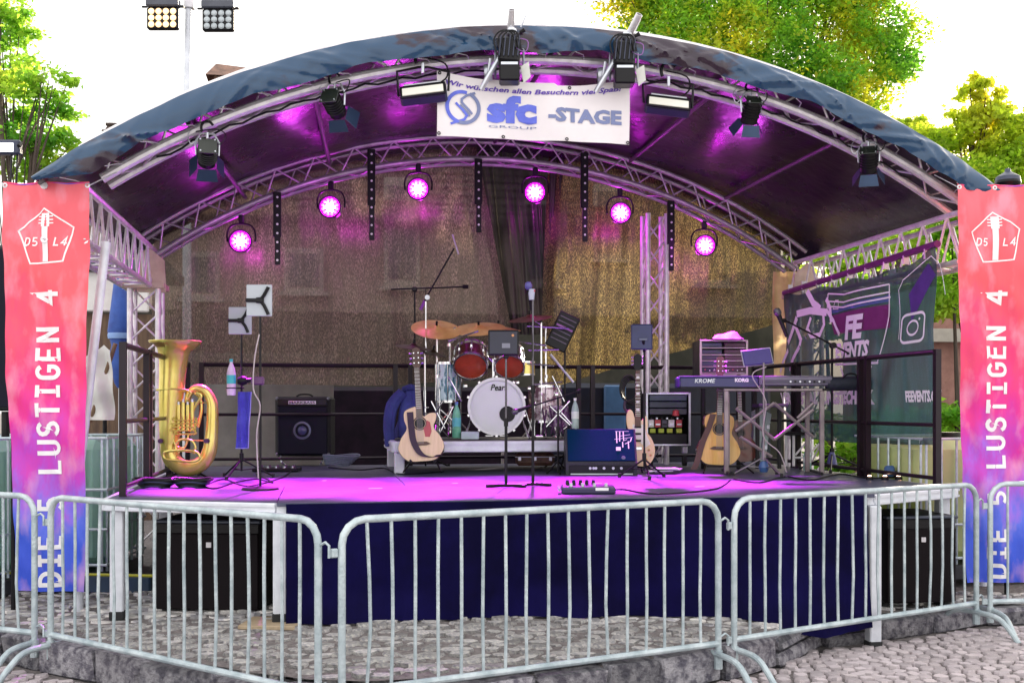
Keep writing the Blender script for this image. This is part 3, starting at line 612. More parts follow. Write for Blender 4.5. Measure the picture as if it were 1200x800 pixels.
for i in range(13):
    p = P(965+i*15, 292-i*3, 15.5)-hd.loc; cl.append((p.x, p.y, p.z-.1, .5, .8)); cl.append((p.x, p.y, p.z-.9, .6, .9)); cl.append((p.x+.1, p.y, 1.2, .6, .9))
o = bpy.data.objects.new('foliage', leaves(cl, 14000, .06, 5)); COL.objects.link(o); o.parent = hd.o; o.data.materials.append(lf3)
for i in range(0,13,2): q = cl[i*3]; hd.part('stem', MB().tube([(q[0],q[1],0),(q[0]+.1,q[1],1.5),(q[0],q[1],q[2])], [.05,.035,.01], 6), bark)
# small house glimpsed at far right, brick
rh = Thing('brick_house', 'reddish brick house wall glimpsed between the right railing and the right flag', 'house', PY(1150, 476, 17)); rh.o.location.z = 0; rh.loc.z = 0
a = PY(1085, 300, 17); rh.part('wall', MB().box((a.x+3, 18.5, 2.0), (6, 3, 4.0)), mat('brick_red', (.33,.17,.14), .85, 0, (.24,.12,.1), 6, .4, 20), world=True)
rh.part('ledge', MB().box((a.x+3, 16.9, 2.85), (6.1,.25,.22)), wfr, world=True)
rh.part('roof', MB().add([(a.x-.3,16.7,4.0),(a.x+6.3,16.7,4.0),(a.x+6.3,18.5,4.6),(a.x-.3,18.5,4.6),(a.x-.3,20.3,4.0),(a.x+6.3,20.3,4.0)], [(0,1,2,3),(3,2,5,4),(0,3,4),(1,5,2)]), rtile, world=True, angle=0)
# left side: white site cabin with dark base, blue pole
cb_ = Thing('white_cabin', 'white panelled cabin with brown base behind the left truss column', 'cabin', PY(120, 500, 13.5)); cb_.o.location.z = 0; cb_.loc.z = 0
a, b = PY(60, 318, 13.5), PY(176, 366, 13.5)
for i in range(4): cb_.part('white_panel', MB().box((a.x+(b.x-a.x)*(i+.5)/4, 13.5, (a.z+b.z)/2), ((b.x-a.x)/4-.03, .08, a.z-b.z), None, .015), wsh, world=True)
cb_.part('lower_wall', MB().box(((a.x+b.x)/2, 13.6, b.z/2), (b.x-a.x, .1, b.z-.04)), mat('brown_boards', (.16,.10,.06), .8, 0, (.09,.055,.04), 3, .3, 12, stretch=(6,1,1)), world=True)
cb_.part('roof_slab', MB().box(((a.x+b.x)/2, 14.2, a.z+.08), (b.x-a.x+.4, 1.7, .12)), mat('cabin_roof', (.10,.11,.13), .7), world=True)
# ------------------------------------------------ floodlight mast
fm = Thing('floodlight_mast', 'thin grey floodlight mast rising behind the left half of the stage roof', 'mast', PY(219, 476, 15.5)); fm.o.location.z = 0; fm.loc.z = 0
x = fm.loc.x; m0 = PY(222, 0, 15.5)
fm.part('pole', MB().cyl((x,15.5,0),(x,15.5,5.9),.06,None,12), aluw, world=True)
fm.part('upper_pole', MB().cyl((x,15.5,5.9),(m0.x,15.5,m0.z+.5),.045,None,12), aluw, world=True)
fm.part('collar', MB().cyl((m0.x,15.5,m0.z-.12),(m0.x,15.5,m0.z+.12),.075,None,12), alu, world=True)
fm.part('crossbar', MB().box((m0.x+.05,15.5,m0.z+.16), (1.7,.06,.06)), blackm, world=True)
lw = mat('warm_lens', (.9,.55,.25), .3, emit=(1,.62,.3), es=1.1); lc = mat('cold_lens', (.5,.55,.58), .2)
def ledflood(px, py, label, lens):
    c = PY(px, py, 15.3); t = Thing('led_floodlight', label, 'floodlight', c, -YAW, 'square floodlights on the mast')
    t.part('housing', MB().box((0,.05,0), (.43,.09,.30), None, .02), blackm); t.part('driver_box', MB().box((0,.04,.21), (.44,.14,.11), None, .015), mat('dark_grey_paint', (.07,.075,.1), .4)); t.part('bracket', MB().box((-.25,.04,.16), (.07,.03,.02)).box((.25,.04,.16), (.07,.03,.02)).box((0,.12,.2),(.5,.02,.02)), blackm)
    for j in range(3):
        for i in range(4): t.part('lens', MB().lathe([(.001,-.018),(.025,-.015),(.042,0)], ((i-1.5)*.098, 0.0, (1-j)*.088), (0,1,0), 12), lens)
ledflood(190, 21, 'square floodlight with twelve warm lit lenses, left of the mast', lw)
ledflood(255, 23, 'square floodlight with twelve unlit grey lenses, right of the mast', lc)
# ================================================================ RAILINGS
def railing(label, posts, top, mids, zf):
    t = Thing('stage_railing', label, 'railing', Vector((posts[0][0], posts[0][1], zf)))
    for i, (x, y) in enumerate(posts): t.part('post', MB().box((x, y, zf+(top)/2), (.045,.045,top)), railm, world=True)
    for (a, b) in zip(posts[:-1], posts[1:]):
        for h in [top-.02]+mids: t.part('rail', MB().cyl((a[0],a[1],zf+h),(b[0],b[1],zf+h),.021 if h > .9 else .016,None,10), railm, world=True)
    return t
railing('dark railing along the right edge of the stage deck', [(4.53,7.55),(4.53,8.62),(4.53,8.74),(4.53,10.0),(4.53,10.1),(4.53,11.1)], 1.03, [.46,.06], FZ)
railing('dark railing along the left edge of the stage deck beside the tuba', [(-1.33,7.62),(-1.33,8.6),(-1.33,8.72),(-1.33,9.8),(-1.33,9.9),(-1.33,11.1)], 1.03, [.5,.06], FZ)
railing('dark railing along the back edge of the stage deck in front of the nets', [(-1.2,11.1),(.7,11.1),(.85,11.1),(2.6,11.1),(2.75,11.1),(4.4,11.1)], 1.03, [.52,.08], FZ)
# ================================================================ CROWD BARRIERS
pf = mat('barrier_zinc', (.54,.61,.635), .40, .3, (.30,.37,.40), 7, .3, 60, contrast=(.36,.64), detail=8)
def barrier(label, a, b, nb=17, seed=0, za=0., zb=0.):
    a, b = cw(*a, za), cw(*b, zb); d = b-a; L_ = math.hypot(d.x, d.y); r = random.Random(seed)
    t = Thing('crowd_barrier', label, 'barrier', a, math.atan2(d.y, d.x), 'crowd barriers linked in front of the stage'); H = 1.1; rad = .12; sl_ = (zb-za)/L_
    e = .03; pts = [(e,0,.13)]+[(e,0,H-rad)]+[(e+rad-rad*math.cos(R(q)), 0, H-rad+rad*math.sin(R(q))) for q in (22,45,68,90)]+[(L_-e-rad+rad*math.sin(R(q)), 0, H-rad+rad*math.cos(R(q))) for q in (0,22,45,68,90)]+[(L_-e,0,.13)]
    pts = [(x,y,z+sl_*x) for x,y,z in pts]
    t.part('frame', MB().tube(pts, .0195, 12), pf)
    t.part('bottom_rail', MB().cyl((e,0,.25+sl_*e),(L_-e,0,.25+sl_*L_),.019,None,10), pf)
    for i in range(nb):
        x = e+(L_-2*e)*(i+1)/(nb+1); bend = r.uniform(-.006,.006) if r.random() < .7 else r.uniform(-.02,.02)
        t.part('bar', MB().tube([(x,0,.255+sl_*x),(x+bend,r.uniform(-.004,.004),.55+sl_*x),(x+bend*.7,r.uniform(-.004,.004),.8+sl_*x),(x,0,H-.012+sl_*x)], .0094, 7), pf)
    for x, s in ((e+.012,1),(L_-e-.012,-1)):
        t.part('foot', MB().tube(crv([(x,-.34,.022),(x,-.27,.10),(x,-.19,.165),(x,-.08,.185),(x,.08,.185),(x,.19,.165),(x,.27,.10),(x,.34,.022)], 3), .019, 10), pf)
        t.part('weld_sleeve', MB().cyl((x-.012*s,0,.10),(x-.012*s,0,.21),.026,None,10), pf)
    for z in (.95,.26):
        t.part('hook', MB().tube([(L_-e+.02,0,z+.03),(L_-e+.05,0,z+.045),(L_-e+.075,0,z+.03),(L_-e+.075,0,z-.03)], .007, 6), pf)
        t.part('eye', MB().box((-.0+e-.04,0,z-.01), (.04,.02,.045), None, .006), pf)
    return t
J0, J1, J2, J3 = (-2.90,6.75), (-.895,5.40), (1.29,6.56), (3.39,7.88)
barrier('crowd barrier panel between the left flag and the leftmost post of the navy skirt', (-2.88,6.78), (-.93,5.36), 17, 1)
barrier('middle crowd barrier panel standing in front of the navy stage skirt', (-.865,5.37), (1.255,6.52), 17, 2)
barrier('crowd barrier panel in front of the right speaker and right end of the skirt', (1.32,6.60), (3.36,7.86), 17, 3)
barrier('crowd barrier panel cut off by the left edge, in front of the left flag', (-5.2,7.75), (-2.95,6.80), 17, 4)
barrier('crowd barrier panel cut off by the right edge, in front of the right flag', (3.43,7.9), (5.85,8.1), 17, 5)
# ================================================================ PRINTED FLAGS AND BANNERS
def flagmat():
    m = bpy.data.materials.new('flag_print'); m.use_nodes = True; n = m.node_tree; L = n.links; b = n.nodes['Principled BSDF']; b.inputs['Roughness'].default_value = .5
    tc = n.nodes.new('ShaderNodeTexCoord'); sp = n.nodes.new('ShaderNodeSeparateXYZ'); L.new(tc.outputs['Generated'], sp.inputs[0])
    nz = n.nodes.new('ShaderNodeTexNoise'); nz.inputs['Scale'].default_value = 2.2; nz.inputs['Detail'].default_value = 5; nz.inputs['Roughness'].default_value = .62; mp = n.nodes.new('ShaderNodeMapping'); mp.inputs['Scale'].default_value = (1.3,1,.6); L.new(tc.outputs['Object'], mp.inputs[0]); L.new(mp.outputs[0], nz.inputs[0])
    ma = n.nodes.new('ShaderNodeMath'); ma.operation = 'MULTIPLY_ADD'; L.new(nz.outputs[0], ma.inputs[0]); ma.inputs[1].default_value = .62; ma.inputs[2].default_value = -.31
    ad = n.nodes.new('ShaderNodeMath'); ad.operation = 'ADD'; L.new(sp.outputs['Z'], ad.inputs[0]); L.new(ma.outputs[0], ad.inputs[1])
    cr = n.nodes.new('ShaderNodeValToRGB'); e = cr.color_ramp.elements; e[0].position = 0.; e[0].color = (.03,.08,.62,1); e[1].position = 1.; e[1].color = (.85,.13,.17,1)
    for p, c in ((.08,(.04,.10,.68,1)),(.16,(.10,.15,.74,1)),(.22,(.30,.14,.72,1)),(.30,(.50,.04,.50,1)),(.42,(.74,.02,.30,1)),(.55,(.80,.03,.18,1)),(.75,(.82,.09,.12,1))): q = e.new(p); q.color = c
    L.new(ad.outputs[0], cr.inputs[0])
    n2 = n.nodes.new('ShaderNodeTexNoise'); n2.inputs['Scale'].default_value = 5; n2.inputs['Detail'].default_value = 6; L.new(mp.outputs[0], n2.inputs[0]); mr = n.nodes.new('ShaderNodeMapRange'); mr.inputs[1].default_value = .50; mr.inputs[2].default_value = .70; mr.inputs[4].default_value = .5; L.new(n2.outputs[0], mr.inputs[0])
    mi = n.nodes.new('ShaderNodeMixRGB'); mi.inputs[2].default_value = (.85,.42,.55,1); L.new(mr.outputs[0], mi.inputs[0]); L.new(cr.outputs[0], mi.inputs[1]); L.new(mi.outputs[0], b.inputs['Base Color']); return m
fmt = flagmat()
def flag(label, px0, px1, px0b, px1b, py0, py1, zc, seed, lean=0.):
    c = P((px0+px1)/2, py1, zc); t = Thing('flag_banner', label, 'flag', c, -YAW, 'printed flags at both ends of the stage'); k = F/zc; H = (py1-py0)/k; cx = (px0+px1)/2; r = random.Random(seed); ph = r.uniform(0,6)
    def S(u_, v_, d=0.):   # u 0..1 across, v 0..1 up
        a = px0b+(px0-px0b)*v_; b = px1b+(px1-px1b)*v_
        x = (a+(b-a)*u_-cx)/k; y = .016*math.sin(u_*9+ph+v_*5)+.012*math.sin(v_*19+u_*4+ph)+.02*math.sin(v_*6+ph)*(1-v_)+.006*math.sin(u_*31+v_*9)+.010*math.sin(u_*13-v_*31+ph)*math.exp(-((v_-.93)/.12)**2)+.007*math.sin(v_*57+u_*11)*(.4+.6*math.sin(v_*8+ph)**2)
        z = v_*H-.012*math.sin(u_*math.pi*2)**2*(v_ > .9)*(v_-.9)*10; return Vector((x, y-d, z))
    t.part('cloth', MB().grid(lambda a, b: S(a, b), 26, 110), fmt, angle=80)
    wd = ((px1-px0)/k)
    def sf(cx_, cy_, sx, sy):   # print coordinates in metres from flag's lower left at its mean width
        return lambda x, y: S((cx_+x*sx)/wd, (cy_+y*sy)/H, .004)
    # vertical lettering reading upwards: letter x -> up, letter y -> towards the left
    txt = 'DIE 5 LUSTIGEN 4'; y0 = .035; pitch = (H*.735)/16; gh = wd*.30; bl_ = wd*.66
    for i, ch in enumerate(txt):
        if ch == ' ': continue
        m_ = MB(); gw = pitch*.74/.6
        for j, stx in enumerate(G[ch]):
            fine = []
            for (p, q) in zip(stx[:-1], stx[1:]):
                for e in range(3): fine.append((p[0]+(q[0]-p[0])*e/3, p[1]+(q[1]-p[1])*e/3))
            fine.append(stx[-1]); off = .004+.0006*j
            pts = [(gx*gw, gy*gh) for gx, gy in fine]
            ribbon(m_, pts, gh*.17, lambda X, Y: S((bl_-Y+lean*X)/wd, (y0+pitch*i+X)/H, off))
        t.part('letter', m_, white, angle=0)
    # pentagon emblem with guitar neck
    ex, ey, er = wd*.5, H*.862, wd*.35; rot = R(94); pent = [(er*math.cos(rot+i*2*math.pi/5)*.98, er*math.sin(rot+i*2*math.pi/5)) for i in range(5)]
    ff = sf(ex, ey, 1, 1); m_ = MB(); fine = []
    for i in range(5):
        p, q = pent[i], pent[(i+1)%5]; fine += [(p[0]+(q[0]-p[0])*e/5, p[1]+(q[1]-p[1])*e/5) for e in range(5)]
    ribbon(m_, fine, .011, ff, closed=True); t.part('pentagon_emblem', m_, white, angle=0)
    m_ = MB(); nk = [(-.028,-.17),(.022,-.17),(.018,.08),(.024,.10),(.03,.17),(.01,.185),(-.03,.178),(-.034,.10),(-.02,.08)]; sc_ = er/.22
    ribbon(m_, [((-.004)*sc_, (-.17+.0255*e)*sc_) for e in range(11)], .046*sc_, lambda X, Y: S((ex+X)/wd, (ey+Y)/H, .0055)); ribbon(m_, [((-.003)*sc_, (.085+.02*e)*sc_) for e in range(6)], .064*sc_, lambda X, Y: S((ex+X)/wd, (ey+Y)/H, .0062))
    for yy in (.105,.13,.155):
        for s_ in (-1,1): m_.add([S((ex-.003+s_*x*sc_)/wd, (ey+y*sc_)/H, .0045) for x, y in ((.03,yy),(.058,yy+.003),(.058,yy+.012),(.03,yy+.01))], [(0,1,2,3)])
    tag(t.part('guitar_neck_emblem', m_, white, angle=0), kind='stuff')
    for s_, x0 in (('D5',-.17),('L4',.055)):
        for k_, ch in enumerate(s_):
            m_ = MB()
            for j, stx in enumerate(G[ch]): ribbon(m_, [((x0+k_*.058+gx*.07+gy*.012)*sc_, (-.055+gy*.062)*sc_) for gx, gy in stx], .0105, (lambda X, Y, jj=j: S((ex+X)/wd, (ey+Y)/H, .0045+.0006*jj)))
            t.part('emblem_letter', m_, white, angle=0)
    for u_ in (.02,.5,.98): m_ = MB().lathe([(.008,0),(.018,.002),(.008,.004)], S(u_,.992,.006), (0,1,0), 12); t.part('eyelet', m_, alu)
    t.part('top_hem', MB().tube([S(u_/12,.999,0) for u_ in range(13)], .006, 6), fmt)
    t.part('hanging_cord', MB().tube([S(.02,.99), S(.02,.99)+Vector((-.15,.1,.12))], .004, 5), MATS['white_cord']); t.part('hanging_cord', MB().tube([S(.98,.99), S(.98,.99)+Vector((.15,.12,.12))], .004, 5), MATS['white_cord'])
    return t
flag('pink to blue flag reading DIE 5 LUSTIGEN 4 at the left end of the stage', 3, 104, 16, 99, 213, 693, 7.35, 1)
flag('pink to blue flag reading DIE 5 LUSTIGEN 4 at the right end of the stage', 1121, 1212, 1132, 1203, 216, 682, 8.3, 2, -.0)
# ------------------------------------------------ stage name banner
bc = (PY(512, 128, 7.74)+PY(738, 128, 7.74))/2
sb = Thing('name_banner', 'white banner with blue sfc -STAGE lettering hanging from the front truss', 'banner', bc)
q0, q1 = PY(512, 165, 7.74), PY(738, 165, 7.74); BW = q1.x-q0.x; kx = BW/226; kz = (q0.z-PY(512, 65, 7.74).z)/-100
def SB(px, py, d=0.):   # picture-like units on the banner: x 512..738, y 88..165
    u_ = (px-512)/226; v_ = (165-py)/77; top = 1-.13*math.sin(u_*math.pi)**.8*(1 if u_ < .55 else .75)-.02*math.sin(u_*9); 
    return Vector((-BW/2+u_*BW, -.012*math.sin(u_*11+v_*3)-.008*math.sin(u_*23)-.01*math.sin(v_*4)-d, ((165-128)*-kz*-1*-1)+v_*77*kz*(1 if v_ < .0 else 1)))
bs = [-BW/2, BW/2]
def bgf(u_, v_):
    px = 512+226*u_; topy = 88+10*math.sin(min(1, u_*1.0)*math.pi)**.9*(1-.25*u_)+ (3 if u_ > .6 else 0)*math.sin(u_*math.pi)
    return SB(px, 165-(165-topy)*v_)
clo = mat('banner_vinyl', (.80,.74,.76), .45, 0, (.74,.68,.71), 2.5, .15, 6)
sb.part('cloth', MB().grid(bgf, 50, 20), clo, angle=80)
vio = mat('ink_violet', (.12,.05,.42), .6, 0, (.10,.04,.36)); blu = mat('ink_blue', (.13,.17,.72), .6, 0, (.10,.13,.6)); gry = mat('ink_slate', (.19,.22,.42), .6, 0, (.17,.2,.37)); 
def sbt(s, x0, x1, y0, y1, m, bold, shear=0., curve=None, name='lettering'):
    cf = curve or (lambda x: 0.)
    mb = text_fit(s, lambda x, y: SB(x, y+cf(x), .006), x0, x1, y1, y0, bold, shear)
    for q in (islands(mb) if y1-y0 > 10 else [mb]): 
        o = sb.part(name if q is mb else 'letter', q, m, angle=0)
        if q is mb: tag(o, kind='stuff')
sbt('Wir wünschen allen Besuchern viel Spaß!', 522, 728, 97, 105, vio, .025, .25, lambda x: 8.5*math.sin((x-518)/214*math.pi)**1.1 - (x-522)/206*2.5+1)
sbt('sfc', 569, 627, 114, 147, blu, .055)
sbt('GROUP', 571, 627, 149.5, 152.5, gry, 0)
sbt('-STAGE', 640, 728, 125.5, 143, gry, .05)
m_ = MB(); ribbon(m_, arc(541.5,130.5,18.5,18.5,75,262,22), 4.2, lambda x, y: SB(x, 261-y, .006)); sb.part('ring_emblem', m_, blu, angle=0)
m_ = MB(); ribbon(m_, arc(541.5,130.5,18.5,18.5,252,425,22), 4.2, lambda x, y: SB(x, 261-y, .0068)); sb.part('ring_emblem', m_, gry, angle=0)
m_ = MB(); ribbon(m_, [(556,112),(546,116),(540,121),(540,125),(548,133),(552,138)], 2.8, lambda x, y: SB(x, y, .0072)); sb.part('s_stroke', m_, gry, angle=0)
m_ = MB(); ribbon(m_, [(533,126),(541,134),(546,140),(543,145),(535,148),(527,151)], 2.8, lambda x, y: SB(x, y, .0072)); sb.part('s_stroke', m_, blu, angle=0)
m_ = MB(); ribbon(m_, [(538,128),(548,138),(549,141)], 2.2, lambda x, y: SB(x, y, .0072)); sb.part('s_stroke', m_, gry, angle=0)
for px, py in ((514,162),(588,163),(662,163),(736,163),(666,100.5),(735,91),(515,91)): sb.part('eyelet', MB().lathe([(.006,0),(.013,.002),(.006,.005)], SB(px, py, .012), (0,1,0), 10), blackm)
# ------------------------------------------------ side banner at the right
sm_ = netmat('side_banner_mesh', (.035,.11,.12), (.04,.055,.12), .88, 260, .45, (.02,.05,.06), (1,1,1))
XS = 4.72
ya, yb = 7.86, 10.75
side = Thing('side_banner', 'dark teal mesh banner with white FE EVENTS lettering along the right side of the stage', 'banner', (XS, (ya+yb)/2, 1.3))
def SD(y, z, d=0.): return Vector((XS-.02*math.sin(y*5)-.015*math.sin(z*7+y*3)-d, y, z))-side.loc
def zt_(y): return 2.80+.10*max(0, (8.5-y)/.64)+.02*math.sin(y*9)
def zb_(y): return 1.36-.03*math.sin((y-ya)/(yb-ya)*math.pi)
side.part('mesh_cloth', MB().grid(lambda a, b: SD(ya+(yb-ya)*a, zb_(ya+(yb-ya)*a)+(zt_(ya+(yb-ya)*a)-zb_(ya+(yb-ya)*a))*b), 50, 26), sm_, angle=80)
def sdp(px, py): p = PX(px, py, XS); return p.y, p.z
def sdt(s, px0, px1, py0, py1, bold=.04, shear=0.):
    (y0, z0), (y1, z1) = sdp(px0, (py0+py1)/2), sdp(px1, (py0+py1)/2); (_, zt), (_, zb) = sdp((px0+px1)/2, py0), sdp((px0+px1)/2, py1); c = (zt+zb)/2
    side.part('lettering', text_fit(s, lambda x, y: SD(x, y, .014), y0, y1, zb, zt, bold, shear), white, angle=0)
sdt('FE', 992, 1016, 369, 397, .05, .3); sdt('EVENTS', 978, 1020, 400, 420, .05, .25)
sdt('VERANSTALTUNGSTECHNIK', 916, 1028, 458, 474, .065)
sdt('FEEVENTS.ON', 1060, 1106, 457, 471, .05)
def sline(pts, w_=.016, name='outline'):
    q = [sdp(a, b) for a, b in pts]; q = [(p[0]+(r_[0]-p[0])*i/8, p[1]+(r_[1]-p[1])*i/8) for p, r_ in zip(q[:-1], q[1:]) for i in range(8)]+[q[-1]]; m_ = MB(); ribbon(m_, q, w_, lambda y, z: SD(y, z, .014)); side.part(name, m_, white, angle=0)
for dy in (0, 9, 15): sline([(968,344+dy),(992,345+dy),(1043,333+dy)], .014)
sline([(968,344),(968,362)]); sline([(1043,333),(1040,370),(1032,415),(1030,424)], .014); sline([(977,427),(1031,425)], .02); sline([(984,430),(988,440)], .03); sline([(1024,428),(1020,440)], .03)
sline([(978,352),(976,362),(984,362),(983,352),(978,352)], .01)
sline([(1052,398),(1052,340),(1058,328),(1095,300),(1104,310),(1112,345)], .008)
(yA, zA) = sdp(1071, 384)
def rr(y, z, a, b, n=5):
    out = []
    for (sx, sy, a0) in ((1,1,0),(-1,1,90),(-1,-1,180),(1,-1,270)): out += arc(y+sx*a*.6, z+sy*b*.6, a*.4, b*.4, a0, a0+90, n)
    return out
for a, b, w_ in ((.22,.115,.022),): m_ = MB(); ribbon(m_, rr(yA, zA, a, b), w_, lambda y, z: SD(y, z, .014), closed=True); side.part('camera_symbol', m_, white, angle=0)
m_ = MB(); ribbon(m_, arc(yA, zA, .11, .058, 0, 345, 18), .018, lambda y, z: SD(y, z, .014), closed=True); side.part('camera_symbol_lens', m_, white, angle=0)
def band(pts, col, nm):
    q = [sdp(a, b) for a, b in pts]; m_ = MB().grid(lambda u_, v_: SD((q[0][0]*(1-u_)+q[1][0]*u_)*(1-v_)+(q[3][0]*(1-u_)+q[2][0]*u_)*v_, (q[0][1]*(1-u_)+q[1][1]*u_)*(1-v_)+(q[3][1]*(1-u_)+q[2][1]*u_)*v_, .005), 14, 6); side.part(nm, m_, mat(nm, col, .7))
band([(972,370),(1041,356),(1040,384),(978,392)], (.16,.02,.12), 'magenta_print'); band([(972,362),(1042,345),(1041,353),(972,368)], (.06,.12,.28), 'blue_print'); band([(1062,345),(1090,308),(1098,322),(1066,378)], (.07,.03,.22), 'violet_print')
m_ = MB().add([SD(yA-.11+.018*math.cos(R(a)), zA+.066+.012*math.sin(R(a)), .009) for a in range(0,360,45)], [tuple(range(8))]); side.part('camera_symbol_dot', m_, white, angle=0)
# printed musician outline at the far end
for pts, w_ in (([(948,341),(953,355),(960,362)],.07),([(936,368),(950,364),(968,366)],.07),([(966,350),(972,362),(975,378)],.05),([(951,372),(948,385),(953,394),(962,392),(966,380),(964,368)],.045),([(936,372),(930,388),(924,402)],.06),([(934,382),(942,398),(941,405)],.05),([(925,410),(918,424),(915,436)],.06),([(941,406),(934,420),(931,430)],.055),([(930,430),(938,433),(941,437)],.07),([(968,364),(978,376),(986,392)],.04)):
    sline(pts, w_, 'figure_stroke')
side.part('sleeve', MB().cyl(Vector((XS,ya,2.93))-side.loc, Vector((XS,yb,2.84))-side.loc, .03, None, 8), mat('banner_sleeve', (.16,.02,.14), .5))
for i in range(9): y = ya+.15+i*(yb-ya-.3)/8; side.part('cable_tie', MB().box(Vector((XS,y,2.87))-side.loc, (.05,.012,.08)), alu)
# ================================================================ STAGE LIGHTS
mag = (.80,.10,1.0)
pem = mat('led_glow', (.9,.4,.9), .3, emit=(1,.45,1), es=14); pfm = mat('led_face_glow', (.5,.02,.5), .3, emit=(.8,.0,.9), es=3.2); pom = mat('led_outer_glow', (.6,.1,.6), .3, emit=(.9,.06,1), es=5)
def par(px, py, where):
    c = PY(px, py, 10.3); t = Thing('led_par_light', f'lit magenta LED stage light, {where}', 'stage light', c, -YAW+random.uniform(-.1,.1), 'LED lights along the rear truss')
    t.part('can', MB().lathe([(.001,.16),(.06,.16),(.085,.12),(.098,0),(.108,-.02),(.108,-.035),(.094,-.035),(.09,-.01),(.001,-.01)], (0,0,0), (0,1,0), 20), blackm)
    for (x, z) in [(0,0)]+[(.037*math.cos(R(a)), .037*math.sin(R(a))) for a in range(0,360,60)]+[(.068*math.cos(R(a)), .068*math.sin(R(a))) for a in range(15,375,30)]:
        t.part('led', MB().lathe([(.001,-.034),(.009,-.032),(.0145,-.022),(.0145,-.01)], (x,0,z), (0,1,0), 8), pem if math.hypot(x,z) < .05 else pom)
    t.part('lit_face', MB().lathe([(.001,-.0105),(.094,-.0105)], (0,0,0), (0,1,0), 24), pfm)
    t.part('yoke', MB().tube(crv([(-.125,.04,0),(-.128,.04,.08),(-.09,.04,.15),(0,.04,.17),(.09,.04,.15),(.128,.04,.08),(.125,.04,0)], 3), .009, 6), blackm)
    t.part('clamp', MB().box((0,.04,.21), (.05,.05,.08), None, .01), blackm)
    ld = bpy.data.lights.new('stage_spot', 'SPOT'); lo = bpy.data.objects.new('stage_spot', ld); COL.objects.link(lo); lo.parent = t.o; lo.location = (0,-.07,0)
    ld.energy = 1150; ld.color = (.80,.03,1.0); ld.spot_size = R(35); ld.spot_blend = .45; ld.shadow_soft_size = .06
    lo.rotation_euler = Vector((.0, .578, .816)).to_track_quat('Z', 'Y').to_euler()
    l2 = bpy.data.lights.new('added_net_glow', 'POINT'); lp = bpy.data.objects.new('added_net_glow', l2); COL.objects.link(lp); lp.parent = t.o; lp.location = (0,.72,-.02); l2.energy = 2.6  # added point light close to the net, makes the magenta halo there
    l3 = bpy.data.lights.new('added_ceiling_glow', 'POINT'); lq = bpy.data.objects.new('added_ceiling_glow', l3); COL.objects.link(lq); lq.parent = t.o; lq.location = (0,-.14,.03); l3.energy = 3.0; l3.color = (.8,.02,1.); l3.shadow_soft_size = .09; l2.color = (.9,.01,1.); l2.shadow_soft_size = .05  # added point light before the can, makes magenta blobs on the lining
for a in ((282,283,'lowest at the far left of the rear truss'),(387,243,'second from the left on the rear truss'),(490,222,'above the left tan net, third from the left'),(627,226,'in front of the black drape beside the centre gap'),(727,250,'just left of the tall truss tower behind the golden net'),(826,288,'lowest at the right end of the rear truss')): par(*a)
silver = mat('lamp_silver', (.6,.62,.68), .3, .7)
flap = mat('barn_door_metal', (.025,.05,.11), .35, .4)
def clampset(t, h):
    t.part('hook_clamp', MB().tube(crv([(-.045,0,h-.05),(-.055,0,h),(-.03,0,h+.045),(.02,0,h+.05),(.05,0,h+.02)], 3), .012, 7), blackm)
    t.part('clamp_bolt', MB().cyl((0,0,h-.05),(0,0,h-.12),.012,None,8), silver)
